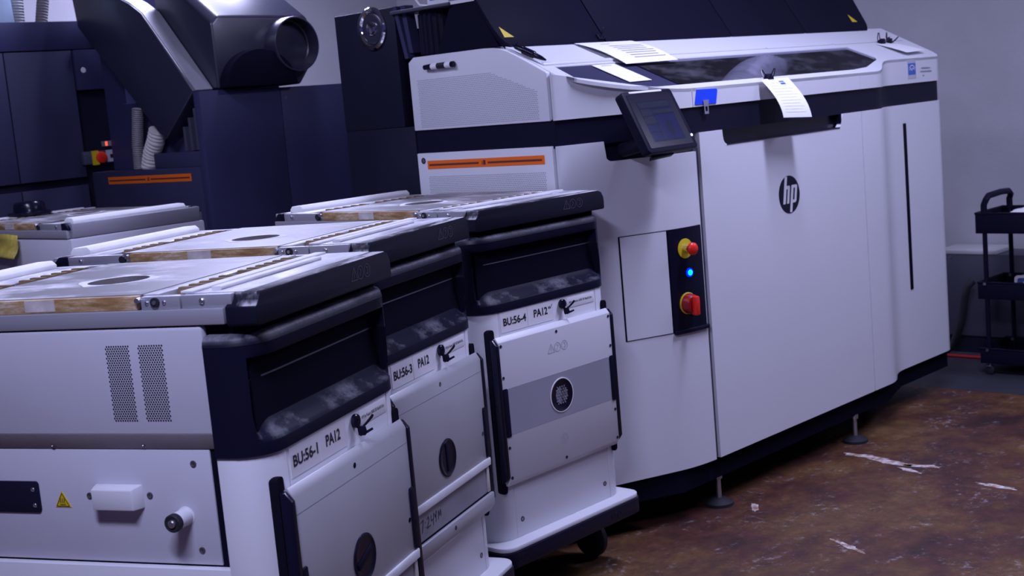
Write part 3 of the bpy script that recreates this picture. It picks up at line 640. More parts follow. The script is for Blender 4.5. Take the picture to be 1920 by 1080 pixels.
# sloping deck with its window opening
WIN = [(3.545, 3.190), (5.585, 3.200), (5.631, 3.090), (5.600, 3.062), (5.402, 3.004), (5.26, 2.991), (3.87, 2.991), (3.74, 3.012), (3.66, 3.038), (3.59, 3.068), (3.548, 3.090)]
deck_out = [(3.482, 3.37), (3.482, 3.13)] + [p for p in LEFT if p[0] > 3.482] + FRONT[1:-1] + RIGHT + [(6.22, 3.37)]
def on_slope(mb_pts, lift=0): return [pl(u, v, slope_z(v)+lift) for u, v in mb_pts]
def slope_prism(poly, lo, hi, holes=()):
    m = MB().prism(poly, 'z', lo, hi, holes)
    m.v = [pl(u, v, slope_z(v)+z) for u, v, z in m.v]; return m
deck = slope_prism(deck_out, -.012, .001, [WIN]).build('sloping_deck', W2, printer, smooth=False)
MB().prism(S2([(3.482, 3.37), (6.20, 3.37), (6.20, 3.85), (3.482, 3.85)]), 'z', 1.845, 1.861).build('top_deck', W2, printer)
slope_prism([p for p in WIN if p[0] > 5 or p[0] < 3.9][:0] or [(3.975, 3.1915), (5.583, 3.1985), (5.628, 3.090), (5.598, 3.064), (5.400, 3.006), (5.26, 2.993), (4.020, 2.993)], -.005, -.002).build('window_glass', M['glass'], printer, smooth=False)
slope_prism([(3.547, 3.1885), (3.962, 3.1905), (4.006, 2.993), (3.87, 2.993), (3.74, 3.014), (3.66, 3.040), (3.59, 3.070), (3.550, 3.092)], -.008, -.002).build('tinted_cover', M['darkmach2'], printer, smooth=False)
slope_prism([(3.962, 3.1905), (3.976, 3.1905), (4.020, 2.992), (4.006, 2.992)], -.012, .0005).build('window_divider', M['lead'], printer, smooth=False)
slope_prism([(3.50, 3.196), (3.93, 3.201), (3.93, 3.214), (3.50, 3.210)], .0, .010).build('lift_bar', W2, printer, bevel=.003)
for a, b in ((3.97, 4.95), (4.96, 5.50), (5.51, 6.17)): slope_prism([(a, 3.2245), (b, 3.2265), (b, 3.2285), (a, 3.2265)], .0008, .0018).build('deck_seam', M['inkgrey'], deck, smooth=False)
for a in (4.955, 5.505): slope_prism([(a, 3.222), (a+.008, 3.222), (a+.008, 3.232), (a, 3.232)], .001, .004).build('deck_clip', M['inkfaint'], deck, smooth=False)
# hose behind the window
def hose(path, r, name, m, parent, pitch_=.012, amp=.10, n=16):
    pts = [Vector(p) for p in path]; L_ = sum((b-a).length for a, b in zip(pts[:-1], pts[1:])); N = int(L_/pitch_*4)
    acc = [0]
    for a, b in zip(pts[:-1], pts[1:]): acc.append(acc[-1]+(b-a).length)
    out = []; rs = []
    for k in range(N+1):
        t = L_*k/N; i = max(j for j in range(len(acc)) if acc[j] <= t+1e-9); i = min(i, len(pts)-2)
        out.append(pts[i].lerp(pts[i+1], (t-acc[i])/max(1e-9, acc[i+1]-acc[i]))); rs.append(r*(1 + amp*(-.5 if k % 4 == 0 else .3 if k % 4 == 2 else 0)))
    return MB().tube(out, rs, n).build(name, m, parent)
hose([pl(4.46, 3.085, 1.47), pl(4.50, 3.09, 1.59), pl(4.60, 3.12, slope_z(3.12)-.108), pl(4.98, 3.27, slope_z(3.27)-.110), pl(5.20, 3.36, slope_z(3.36)-.112)], .085, 'inner_hose', M['hosesmoke'], printer, .030, .26, 24)
MB().prism(S2([(3.50, 3.64), (6.19, 3.64), (6.19, 3.655), (3.50, 3.655)]), 'z', 1.42, 1.845).build('chamber_wall', M['chamber'], printer)
# perforations on the end panels
def perf(name, parent, region, v0, v1, z0, z1, pv, pz, r):
    mb = MB(); nz = int((z1-z0)/pz); nv = int((v1-v0)/pv)
    for i in range(nz+1):
        for j in range(nv+1):
            v = v0 + pv*(j + (.5 if i % 2 else 0)); z = z0 + pz*i
            if v > v1 or not region(v, z): continue
            x, y, _ = pl(3.4592, v, 0); mb.add([(x, y-r*1.25, z), (x, y, z-r), (x, y+r*1.25, z), (x, y, z+r)], [(0, 1, 2, 3)])
    o = mb.build(name, M['inkgrey'], parent, smooth=False); tag(o, kind='stuff'); return o
perf('vent_holes', cap, lambda v, z: z < 1.777 and z < 1.692 + (v-3.205)*(.082/.225), 3.205, 3.817, 1.594, 1.778, .0085, .0068, .0021)
perf('vent_holes', ep, lambda v, z: True, 3.196, 3.807, 1.24, 1.404, .0085, .0068, .0021)
def label_strip(parent, u, v0, v1, zb, zt, rootfn):
    x = rootfn(u, 0, 0)[0]; y0 = rootfn(0, v0, 0)[1]; y1 = rootfn(0, v1, 0)[1]
    o = MB().box(x-.0012, x, y0, y1, zb, zt).build('orange_label', M['orange'], parent)
    zm = (zb+zt)/2; ym = (y0+y1)/2; L_ = y1-y0
    MB().box(x-.0018, x-.001, y0+.012, ym-.022, zm-.004, zm+.003).box(x-.0018, x-.001, ym+.025, y1-.010, zm-.004, zm+.003).build('print_line', M['inkbrown'], o)
    MB().box(x-.0018, x-.001, ym-.010, ym+.002, zm-.008, zm+.009).box(x-.0018, x-.001, ym+.006, ym+.009, zm-.008, zm+.006).build('print_symbol', M['inkbrown'], o); return o
label_strip(ep, 3.46, 3.194, 3.806, 1.4335, 1.4655, pl)
MB().lathe(pl(3.46, 3.828, 1.466), (-1, 0, 0), [(0, .012), (.001, .012), (.001, .0075), (-.003, .006)], 16).build('screw', M['screwdark'], ep)
# control panel on the angled corner
def cham_pt(s, z, out=0):
    a = Vector((3.475, 3.1315)); b = Vector((3.83, 2.9965)); d = (b-a).normalized(); n = Vector((d.y, -d.x)); p = a + d*s + n*out; return pl(p.x, p.y, z)
def cham_line(u0, u1, off):
    line = [p for p in LD if u0 <= p[0] <= u1]; return S2(inset(line, -off))
MB().wall(cham_line(3.664, 4.033, .0006), .7615, 1.1475, .004).build('panel_outline', M['lead'], lpn)
MB().wall(cham_line(3.668, 3.855, .0024), .765, 1.144, .004).build('cover_plate', W2, lpn)
cp = MB().wall(cham_line(3.858, 4.033, .0028), .767, 1.146, .004).build('control_plate', M['blackgloss'], lpn)
MB().wall(cham_line(3.858, 4.040, .012), .755, .770, .014).build('plate_lip', M['blackgloss'], cp, bevel=.002)
def ctrl(u, z):
    i = min(range(len(LD)-1), key=lambda k: abs(LD[k][0]-u)); a, b = Vector(LD[i]), Vector(LD[i+1]); d = (b-a).normalized(); n = Vector((d.y, -d.x)); p = a + n*.0026
    return Vector(pl(p.x, p.y, z)), Vector((n.x, n.y, 0))
c, n = ctrl(3.935, 1.070)
es = MB().lathe(c, n, [(0, .037), (.0015, .037), (.002, .034)], 30).build('emergency_stop', M['yellow'], cp)
MB().lathe(c, n, [(0, .016), (.030, .016), (.032, .014)], 20).build('collar', M['chrome'], es)
MB().lathe(c+n*.030, n, [(0, .016), (.004, .023), (.014, .023), (.020, .018), (.023, .006)], 24).build('red_button', M['red'], es)
c, n = ctrl(3.945, .978)
ld = MB().lathe(c, n, [(0, .0165), (.004, .0165), (.005, .013)], 22).build('indicator_ring', M['ledring'], cp)
MB().lathe(c+n*.004, n, [(0, .011), (.003, .010), (.004, .004)], 20).build('indicator_light', M['ledblue'], ld)
c, n = ctrl(3.928, .865)
rs_ = MB().lathe(c, n, [(0, .041), (.004, .041), (.006, .038)], 30).build('rotary_switch', M['yellow'], cp)
MB().lathe(c+n*.006, n, [(0, .038), (.024, .034), (.030, .030)], 26).build('dial', M['reddark'], rs_)
t = Vector((-n.y, n.x, 0)); kb = MB(); o_ = c+n*.030
kb.add([o_+t*sx*.011+Vector((0, 0, z))+n*d for d in (-.004, .026) for sx, z in ((-1, -.042), (1, -.042), (1, .030), (-1, .030))], [(0,1,2,3),(7,6,5,4),(0,4,5,1),(1,5,6,2),(2,6,7,3),(3,7,4,0)])
kb.build('switch_handle', M['red'], rs_, bevel=.006)
# logo on the door
lg = MB().prism(circle(4.6475-PU, 1.1915, .0765, 48), 'y', 2.9585-PV, 2.962-PV).build('round_logo', M['blackmatte'], door)
def bars(segs, parent, o, ex, ez, m, name):
    mb = MB(); o = Vector(o); ex = Vector(ex); ez = Vector(ez); nn = ex.cross(ez).normalized()
    for q in segs: mb.add([o+ex*a+ez*b+nn*.0008 for a, b in q], [tuple(range(len(q)))])
    return mb.build(name, m, parent, smooth=False)
def sh(z): return z*.20
def quad(x0, x1, z0, z1): return [(x0+sh(z0), z0), (x1+sh(z0), z0), (x1+sh(z1), z1), (x0+sh(z1), z1)]
H_ = .036
letters = [quad(-.041, -.023, -H_, .073), quad(-.023, -.013, .022, .034), quad(-.013, .003, -H_, .030), [(-.013+sh(.022), .022), (.003+sh(.030), .030), (-.003+sh(.036), .036), (-.023+sh(.036), .036)],
           quad(.013, .030, -.073, H_), quad(.030, .041, .024, H_), quad(.030, .041, -H_, -.024), quad(.041, .057, -.030, .030), [(.041+sh(.03), .03), (.057+sh(.03), .03), (.050+sh(H_), H_), (.041+sh(H_), H_)], [(.041+sh(-.03), -.03), (.041+sh(-H_), -H_), (.050+sh(-H_), -H_), (.057+sh(-.03), -.03)]]
bars(letters, lg, pl(4.6445, 2.9585, 1.1915), (1, 0, 0), (0, 0, 1), W2, 'logo_letters')
# sticker and print on the right shoulder
st = MB().box(5.865-PU, 5.945-PU, 3.0488-PV, 3.050-PV, 1.604, 1.694).build('shoulder_sticker', M['inkfaint'], printer)
MB().box(5.869-PU, 5.941-PU, 3.0482-PV, 3.049-PV, 1.622, 1.676).build('blue_field', M['bluesticker'], st)
strokes([[(-.026, .004), (-.010, .016), (.012, .015), (.028, .002)], [(-.024, -.006), (-.012, .004), (-.004, -.008), (.008, .004), (.022, -.004)]], pl(5.905, 3.0482, 1.650), (1, 0, 0), (0, 0, 1), .004, M['label'], st, 'swoosh')
strokes([[(0, .022), (.085, .020)], [(-.012, .006), (.10, .004)], [(.012, -.014), (.024, -.014)]], pl(6.0, 3.0485, 1.628), (1, 0, 0), (0, 0, 1), .0045, M['inkgrey'], rp, 'small_print')
# hood
HN = Vector((0, -1.52, 1)).normalized()
HU = [(3.462, 4.030), (4.036, 4.880), (4.886, 5.476), (5.482, 6.078)]
def hz(v): return 1.863 + 1.522*(v-3.35)
for i, (a, b) in enumerate(HU):
    r0 = .035
    pr = [(3.352, 0), (3.75, 0)]
    m = MB()
    lo = [(a, 3.352), (b, 3.352), (b, 3.78), (a, 3.78)]
    if i == 0: lo = bez((a-.002, 3.405), (a, 3.352), (a+.05, 3.352), 5) + lo[1:]
    if i == 3: lo = [lo[0]] + bez((b-.04, 3.352), (b, 3.352), (b+.006, 3.385), 5) + [(b+.13, 3.78), lo[3]]
    m.prism(lo, 'z', -.03, 0); m.v = [pl(u, v + z*.0, hz(v)+z) for u, v, z in m.v]
    m.build('hood_panel', M['hoodblack'], printer, bevel=.003)
MB().prism([(v-PV, z) for v, z in [(3.375, 1.862), (3.70, 1.862), (3.605, 2.036), (3.485, 2.036)]], 'x', 3.465-PU, 6.05-PU).build('hood_body', M['hoodblack'], printer)
MB().prism([(v-PV, z) for v, z in [(3.62, 2.034), (3.62, 2.046), (3.475, 2.046), (3.475, 2.034)]], 'x', 3.46-PU, 6.0-PU).build('hood_top', W2, printer)
for u, v in ((3.515, 3.378), (5.975, 3.384)):
    m = MB(); T = [(-.024, -.018), (.026, -.018), (-.022, .030)]
    m.add([pl(u+a, v+b*.55, hz(v+b*.55)+.0015) for a, b in T], [(0, 1, 2)]); m.build('warning_triangle', M['yellow'], printer, smooth=False)
# rear frame
MB().box(3.463-PU, 6.20-PU, 3.866-PV, 4.285-PV, .10, 1.60).build('rear_frame', M['blackmatte'], printer, bevel=.004)
MB().box(3.463-PU, 3.56-PU, 3.92-PV, 4.285-PV, 1.60, 2.062).build('rear_column', M['blackmatte'], printer, bevel=.004)
MB().box(3.60-PU, 6.20-PU, 3.90-PV, 4.285-PV, 1.60, 1.98).build('rear_housing', M['blackmatte'], printer, bevel=.004)
MB().prism([(v-PV, z) for v, z in [(3.925, 2.062), (3.905, 2.062), (3.86, 1.86), (3.88, 1.86)]], 'x', 3.463-PU, 3.50-PU).build('slanted_strut', M['darkmach2'], printer)
MB().prism([(v-PV, z) for v, z in [(3.895, 2.062), (3.87, 2.062), (3.845, 1.88), (3.865, 1.88)]], 'x', 3.475-PU, 3.52-PU).build('slanted_strut', M['darkmach2'], printer)
hose([pl(3.565, 3.765, 1.86), pl(3.565, 3.765, 2.030)], .085, 'filter_bellows', M['black'], printer, .5, 0, 20)
fl = MB()
for k in range(22):
    a = 2*math.pi*k/22; fl.cyl(pl(3.565+.085*math.cos(a), 3.765+.085*math.sin(a), 1.87), (0, 0, 1), .006, .15, 6)
fl.build('filter_pleats', M['blackmatte'], printer)
MB().box(3.45-PU, 3.70-PU, 3.60-PV, 3.93-PV, 2.032, 2.044).build('top_shelf', M['greybox'], printer, bevel=.002)
MB().box(3.66-PU, 3.68-PU, 3.58-PV, 3.96-PV, 1.862, 2.03).build('filter_back', M['blackmatte'], printer)
gb = pl(3.463, 4.052, 1.992)
gg = MB().lathe(gb, (-1, 0, 0), [(0, .083), (.008, .083), (.014, .078), (.012, .068), (.002, .062), (-.004, .05), (-.004, .03), (.012, .026), (.016, .016), (.016, .001)], 40).build('round_gauge', M['chrome'], printer)
MB().lathe(Vector(gb)+Vector((-.004, 0, 0)), (-1, 0, 0), [(.0, .060), (.004, .052), (.001, .034), (.001, .028)], 30).build('gauge_face', M['hoodsat'], gg)
# feet and casters
DROP = 1.66 - EYE/1.042   # height of the floor in the machine drawing
for u, v in ((4.112, 3.018), (5.139, 3.005), (3.75, 3.7), (5.95, 3.75)):
    f_ = MB().lathe(pl(u, v, DROP), (0, 0, 1), [(0, .055), (.012, .055), (.026, .03), (.030, .014)], 24).build('foot', M['rubber'], printer)
    MB().lathe(pl(u, v, DROP+.028), (0, 0, 1), [(0, .010), (.08, .010), (.08, .017), (.098, .017), (.098, .009), (.168, .009)], 14).build('foot_stem', M['screw'], f_)
for u, v in ((4.02, 3.28), (4.42, 3.22), (5.10, 3.22), (5.70, 3.30)):
    c_ = MB().box(u-.03-PU, u+.03-PU, v-.03-PV, v+.03-PV, .15, .185).build('caster', M['blackmatte'], printer)
    MB().lathe(pl(u-.022, v, DROP+.070), (1, 0, 0), [(0, .055), (.006, .070), (.038, .070), (.044, .055)], 26).build('wheel', M['rubber'], c_)

# touch screen on its arm
TS = Vector(pl(3.731, 2.88, 1.5537)); tt = rad(26.5); tw, th = .291, .238
ta = rad(1.5); tx = Vector((math.cos(ta), math.sin(ta), 0)); tn0 = Vector((math.sin(ta), -math.cos(ta), 0)); ty = Vector((0, 0, math.cos(tt))) - tn0*math.sin(tt); tn = tx.cross(ty)
def tp(x, y, d): return TS + tx*x + ty*y + tn*d
def tpoly(poly, d0, d1):
    m = MB().prism(poly, 'z', d0, d1); m.v = [tuple(tp(*p)) for p in m.v]; return m
tb = tpoly(rrect(-tw/2, tw/2, -th/2, th/2, .014), -.036, 0).build('touch_screen', M['black'], printer, bevel=.004)
tpoly(rrect(-tw/2+.018, tw/2-.020, -th/2+.016, th/2-.014, .004), 0, .0012).build('screen_glass', M['blackgloss'], tb)
sw0, sw1, sh0, sh1 = -.092, .093, -.082, .076
tpoly([(sw0, sh0), (sw1, sh0), (sw1, sh1), (sw0, sh1)], .0012, .0016).build('display', M['screen'], tb)
def tile(x0, x1, y0, y1, m): tpoly([(x0, y0), (x1, y0), (x1, y1), (x0, y1)], .0016, .0019).build('screen_tile', M[m], tb)
tile(sw0+.004, sw1-.004, .050, .072, 'screen3'); tile(sw0+.004, -.030, .020, .044, 'screen3'); tile(sw0+.004, -.030, -.012, .016, 'screen3')
tile(sw0+.004, -.030, -.044, -.018, 'screen2'); tile(sw0+.004, -.030, -.078, -.050, 'screen2'); tile(-.022, sw1-.004, .026, .040, 'screen3'); tile(-.022, sw1-.004, -.078, .018, 'screen2')
tpoly([(.035+.022*math.cos(rad(30*k))*(1 if k % 2 else .7), -.030+.030*math.sin(rad(30*k))) for k in range(12)], .0019, .0022).build('screen_picture', M['screen'], tb)
tpoly(circle(tw/2-.010, -.072, .005, 14), .0, .002).build('power_light', M['ledwhite'], tb)
tpoly(rrect(-.105, .085, th/2-.009, th/2-.002, .003), -.0005, .0016).build('top_edge_glint', M['label'], tb)  # white bar standing in for the highlight on the screen's upper edge
arm = MB(); arm.tube([tp(-.02, -.03, -.036), tp(-.03, -.05, -.075), Vector(pl(3.72, 3.05, 1.455))], [.030, .026, .026], 12)
arm.build('mounting_arm', M['black'], tb)
tpoly([(-.10, -th/2-.010), (.03, -th/2-.004), (.03, -th/2+.01), (-.09, -th/2+.004)], -.05, -.03).build('lower_bracket', M['black'], tb, bevel=.003)

# ------------------------------------------------------------------ loose things on the printer
def on_frame(name, u, v, z, **k):
    p = G(u, v, z); return empty(name, p, YA, **k)
def sheet(name, quad_, m, label, cat, th_=.0012, bend=None, n=10):
    """thin curved sheet through four corners (u, v, z), first edge held, last edge free"""
    a, b, c, d = [Vector(q) for q in quad_]; vs_ = []; fs = []
    nor = (b-a).cross(d-a).normalized()
    if nor.z < 0: nor = -nor
    for i in range(n+1):
        t = i/n; p0 = a.lerp(d, t); p1 = b.lerp(c, t); off = bend(t) if bend else Vector((0, 0, 0))
        for side in (0, 1):
            for q in (p0, p1): vs_.append(G(*(q + off + nor*th_*side)))
    for i in range(n):
        A = 4*i; B = A+4; fs += [(A, B, B+1, A+1), (A+3, B+3, B+2, A+2), (A, A+2, B+2, B), (A+1, B+1, B+3, A+3)]
    fs += [(0, 1, 3, 2), (4*n+2, 4*n+3, 4*n+1, 4*n)]
    cen = Vector((0, 0, 0))
    for q in vs_: cen += q
    cen /= len(vs_)
    mb = MB().add([q-cen for q in vs_], fs); r = empty(name, cen, 0, label, cat)
    mb.build('sheet', m, r); return r, cen, (a, b, c, d), nor
def print_lines(r, cen, corners, nor, rows, m, lift, bend=None, name='print_lines'):
    a, b, c, d = corners; mb = MB()
    for (t0, s0, s1, h) in rows:
        pts = []
        for t_, s_ in ((t0, s0), (t0, s1), (t0+h, s1), (t0+h, s0)):
            off = bend(t_) if bend else Vector((0, 0, 0)); pts.append(G(*(a.lerp(d, t_).lerp(b.lerp(c, t_), s_) + off + nor*lift)) - cen)
        mb.add(pts, [(0, 1, 2, 3)])
    mb.build(name, m, r, smooth=False)
def sq(u, v, lift): return (u, v, slope_z(v)+lift)
bend1 = lambda t: Vector((0, 0, .012*math.sin(t*3.0)))
r, c_, co, no = sheet('paper_sheet', [sq(3.843, 3.347, .006), sq(4.187, 3.347, .006), sq(4.223, 3.153, .012), sq(3.902, 3.151, .010)], M['paper'], 'large printed paper sheet clipped under the hood of the printer', 'paper', bend=bend1)
print_lines(r, c_, co, no, [(.30+.085*k, .33, .92-.03*(k % 3), .022) for k in range(7)] + [(.16, .30, .45, .02)], M['inkgrey'], .0018, bend1)
r, c_, co, no = sheet('paper_note', [sq(3.733, 3.177, .002), sq(3.864, 3.178, .002), sq(3.903, 3.039, .002), sq(3.772, 3.037, .002)], M['paper'], 'narrow paper note lying on the dark tinted cover of the printer', 'paper')
print_lines(r, c_, co, no, [(.06, .3, .75, .03)], M['inkfaint'], .0018)
bend3 = lambda t: Vector((0, 0, .018*t*t + .006*math.sin(3.1*t)))
r, c_, co, no = sheet('paper_sheet', [sq(5.86, 3.205, .003), sq(6.03, 3.204, .003), sq(6.10, 3.075, .003), sq(5.90, 3.065, .003)], M['paper'], 'blank paper sheet clipped at the right end of the printer deck', 'paper', bend=bend3)
bend4 = lambda t: Vector((0, -.030*math.sin(t*2.4), 0))
hq = [(4.475, 2.950, 1.662), (4.672, 2.950, 1.660), (4.668, 2.868, 1.497), (4.476, 2.876, 1.508)]
r, c_, co, no = sheet('paper_sheet', hq, M['paper'], 'printed paper sheet hanging from a clip over the printer door', 'paper', bend=bend4)
print_lines(r, c_, co, Vector((0, -.8, .3)), [(.10+.075*k, .12, .85-.1*(k % 2), .018) for k in range(11)], M['label'], .0022, bend4)
print_lines(r, c_, co, Vector((0, -.8, .3)), [(.07, .55, .72, .09)], M['bluesticker'], .0022, bend4, 'blue_logo')
def binder_clip(u, v, z, rz, label, tilt=0):
    r = empty('binder_clip', G(u, v, z), YA+rz, label, 'binder clip', 'binder clips on the printer'); r.rotation_euler.x = tilt
    link('clip_body', cached('bc_body', lambda: MB().prism([(-.014, 0), (.014, 0), (.003, .022), (-.003, .022)], 'x', -.020, .020), bevel=.0012), M['black'], r)
    for s in (-1, 1): link('wire_handle', cached('bc_w%d' % s, lambda s=s: MB().tube([(-.012, s*.012, .004), (-.010, s*.022, .020), (-.004, s*.030, .040), (.004, s*.030, .040), (.010, s*.022, .020), (.012, s*.012, .004)], .0022, 8)), M['blackgloss'], r)
binder_clip(4.012, 3.358, slope_z(3.358)+.012, 0, 'black binder clip holding the large sheet at the hood', rad(-10))
binder_clip(4.545, 2.958, 1.660, 0, 'black binder clip holding the hanging sheet over the door', 0)
binder_clip(5.925, 3.212, slope_z(3.212)+.003, 0, 'left binder clip on the sheet at the right end', rad(25))
binder_clip(6.005, 3.212, slope_z(3.212)+.003, .3, 'right binder clip on the sheet at the right end', rad(25))
# dry erase marker held on the end panel
mk = on_frame('dry_erase_marker', 3.4485, 3.682, 1.818, label='white dry erase marker with black caps stuck on the printer end panel', cat='marker')
A_, B_ = .082, -.082
MB().lathe((0, A_-.045, 0), (0, -1, 0), [(0, .0085), (.0, .011), (.112, .011), (.112, .009)], 18).build('barrel', M['label'], mk)
MB().lathe((0, A_, 0), (0, -1, 0), [(0, .004), (.004, .0095), (.043, .0115), (.045, .0112)], 18).build('cap', M['blackgloss'], mk)
MB().lathe((0, B_+.012, 0), (0, -1, 0), [(0, .0115), (.012, .0115), (.014, .009)], 18).build('end_plug', M['blackgloss'], mk)
MB().lathe((0, A_-.078, 0), (0, -1, 0), [(0, .0114), (.044, .0114), (.044, .011)], 18).build('black_wrap', M['ink'], mk)
# black marker lying on the sloping deck
a = Vector((3.487, 3.330, slope_z(3.33)+.018)); b = Vector((3.512, 3.196, slope_z(3.196)+.022)); pa, pb = G(*a), G(*b); d = pb-pa
pn = empty('marker_pen', pa, 0, 'black marker pen with pocket clip lying on the printer deck corner', 'marker')
MB().lathe((0, 0, 0), d, [(0, .003), (.012, .006), (.016, .0085), (.048, .0095), (.05, .0135), (.098, .0135), (.102, .010), (d.length-.02, .0075), (d.length, .003)], 16).build('barrel', M['blackgloss'], pn)
dn = d.normalized(); upn = Vector((0, 0, 1)) - dn*dn.z
MB().tube([dn*.012+upn*.006, dn*.02+upn*.02, dn*.05+upn*.018], .0022, 8).build('pocket_clip', M['black'], pn)
# blue tape with a key
tpq = on_frame('blue_tape', 4.118, 2.9585, 1.618, label='piece of bright blue masking tape on the white band of the printer', cat='tape')
MB().prism([(-.072, -.026), (-.060, -.028), (.062, -.030), (.075, .020), (.068, .026), (-.056, .028)], 'y', -.0012, .0008).build('tape_strip', M['tape'], tpq)
ky = on_frame('small_key', 4.112, 2.9565, 1.575, label='small metal key hanging below the blue tape', cat='key')
MB().prism([(-.018, .030), (.018, .030), (.014, .012), (.013, -.022), (-.013, -.022), (-.014, .012)], 'y', -.0022, 0, [[(-.007, .006), (.007, .006), (.007, -.012), (-.007, -.012)]]).build('key_blade', M['chrome'], ky, smooth=False)
# device on the printer's rear shelf
dv = on_frame('white_box_device', 3.56, 3.73, 2.0445, label='small white device with a blue face on the shelf above the gauge', cat='device')
MB().box(-.05, .06, -.07, .05, 0, .09).build('case', M['label'], dv, bevel=.006)
MB().box(-.0515, -.050, -.045, .03, .022, .075).build('blue_face', M['tape'], dv)
MB().tube([(-.04, .055, .004), (-.055, .085, .012), (-.06, .10, .035), (-.055, .095, .06)], .0045, 8).build('cable', M['label'], dv)

# ------------------------------------------------------------------ processing station in the background
QU, QV = 3.9, 5.75
stn = in_frame('processing_station', QU, QV, label='black powder processing station with slanted chute and round port, behind the build units', cat='machine')
def ql(u, v, z): return (u-QU, v-QV, z)
MB().box(3.47-QU, 4.9-QU, 5.205-QV, 6.02-QV, .052, 1.82).build('cabinet', M['darkmach'], stn, bevel=.004)
MB().box(3.384-QU, 3.83-QU, 5.200-QV, 5.25-QV, .052, 1.832).build('front_panel', M['darkmach'], stn, bevel=.003)
MB().box(3.834-QU, 4.9-QU, 5.200-QV, 5.25-QV, .052, 1.826).build('front_panel', M['darkmach'], stn, bevel=.003)
MB().lathe(ql(3.86, 5.20, 1.775), (0, -1, 0), [(0, .008), (.003, .007)], 12).build('screw', M['screw'], stn)
sc = MB().box(3.38-QU, 3.50-QU, 5.26-QV, 6.245-QV, .052, 1.494).build('side_cabinet', M['darkmach2'], stn, bevel=.004)
label_strip(sc, 3.38, 5.336, 6.088, 1.4305, 1.466, ql)
MB().box(3.39-QU, 3.50-QU, 5.26-QV, 5.655-QV, 1.494, 1.565).build('side_box', M['darkmach2'], stn, bevel=.003)
MB().prism([(v-QV, z) for v, z in [(5.237, 1.837), (5.509, 1.630), (5.56, 1.655), (6.199, 2.215), (6.26, 2.62), (6.05, 2.60), (5.86, 2.36), (5.80, 2.318), (5.70, 2.275), (5.605, 2.221)]], 'x', 3.38-QU, 3.485-QU).build('chute', M['hoodsat'], stn, bevel=.008, seg=3)
for k in range(3): MB().box(3.40-QU, 3.47-QU, 5.27+.05*k-QV, 5.29+.05*k-QV, 1.57, 1.76-.04*k).build('chute_rib', M['greybox'], stn)
MB().box(3.50-QU, 3.98-QU, 6.03-QV, 6.23-QV, .052, 2.40).build('rear_tower', M['darkmach'], stn)
MB().prism([(v-QV, z) for v, z in [(5.236, 1.8405), (5.604, 2.2245), (5.699, 2.2785), (5.799, 2.3215), (5.859, 2.3635), (5.867, 2.356), (5.807, 2.314), (5.707, 2.271), (5.612, 2.217), (5.244, 1.833)]], 'x', 3.394-QU, 3.485-QU).build('chute_sheen', M['sheengrey'], stn)  # pale sheet laid on the chute in place of its gloss reflection
# hood with round port: front outline (u, z), leaning back above
HD = [(3.49, 1.836), (3.961, 1.836), (4.062, 1.959), (4.041, 2.140), (4.02, 2.156), (3.53, 2.165), (3.49, 2.13)]
m = MB(); n_ = len(HD); f0 = [ql(u, 5.2, z) for u, z in HD]
f1 = [ql(u, 5.65, z + (.30 if z > 2.0 else .0)) for u, z in HD]
m.add(f0+f1, [tuple(range(n_)), tuple(range(2*n_-1, n_-1, -1))] + [(i, (i+1) % n_, n_+(i+1) % n_, n_+i) for i in range(n_)])
hd = m.build('hood', M['hoodsat'], stn, bevel=.012, seg=3)
MB().lathe(ql(3.908, 5.215, 2.021), (0, -1, 0), [(0, .129), (.085, .129), (.088, .127), (.088, .121), (.02, .118), (.0, .10), (.0, .001)], 44).build('round_port', M['hoodsat'], hd)
MB().prism([(3.70-QU+.2*math.cos(rad(a)), 1.838+.17*math.sin(rad(a))) for a in range(0, 181, 12)], 'y', 5.14-QV, 5.21-QV).build('hood_bulge', M['core'], hd, bevel=.006)
# hoses beside the chute
h1 = on_frame('corrugated_hose', 3.424, 5.70, 1.4965, label='thick white corrugated hose rising beside the slanted chute', cat='hose')
hose([(0, .055, 0), (0, .054, .012), (0, .025, .07), (0, -.025, .13), (0, -.055, .18)], .043, 'hose_body', M['hose'], h1, .018, .12, 18)
h2 = on_frame('corrugated_hose', 3.415, 5.838, 1.4965, label='thin grey corrugated hose standing behind the thick white hose', cat='hose')
hose([(0, 0, 0), (0, 0, .012), (0, -.01, .12), (0, -.05, .29)], .028, 'hose_body', M['hosegrey'], h2, .010, .12, 14)
# cabinet at the far left
CU, CV = 2.9, 6.7
cb = in_frame('tall_cabinet', CU, CV, label='tall dark charcoal cabinet at the left edge of the background', cat='cabinet')
def cl(u, v, z): return (u-CU, v-CV, z)
MB().box(1.9-CU, 3.60-CU, 6.335-CV, 7.3-CV, .052, 2.245).build('carcass', M['blackmatte'], cb)
MB().box(1.9-CU, 3.60-CU, 6.300-CV, 6.32-CV, 2.118, 2.258).build('top_fascia', M['darkmach'], cb, bevel=.002)
MB().box(1.9-CU, 3.022-CU, 6.300-CV, 6.32-CV, 1.475, 2.112).build('door', M['darkmach2'], cb, bevel=.002)
MB().box(3.028-CU, 3.382-CU, 6.300-CV, 6.32-CV, 1.475, 2.112).build('door', M['darkmach2'], cb, bevel=.002)
MB().box(1.9-CU, 3.022-CU, 6.300-CV, 6.32-CV, .09, 1.435).build('lower_door', M['darkmach2'], cb, bevel=.002)
MB().box(3.028-CU, 3.382-CU, 6.300-CV, 6.32-CV, .09, 1.435).build('lower_door', M['darkmach2'], cb, bevel=.002)
jb = MB().box(3.388-CU, 3.60-CU, 6.285-CV, 6.33-CV, 1.912, 2.112).build('junction_box', M['darkmach'], cb, bevel=.002)
MB().lathe(cl(3.428, 6.285, 2.011), (0, -1, 0), [(0, .014), (.003, .013)], 14).build('button', M['label'], jb)
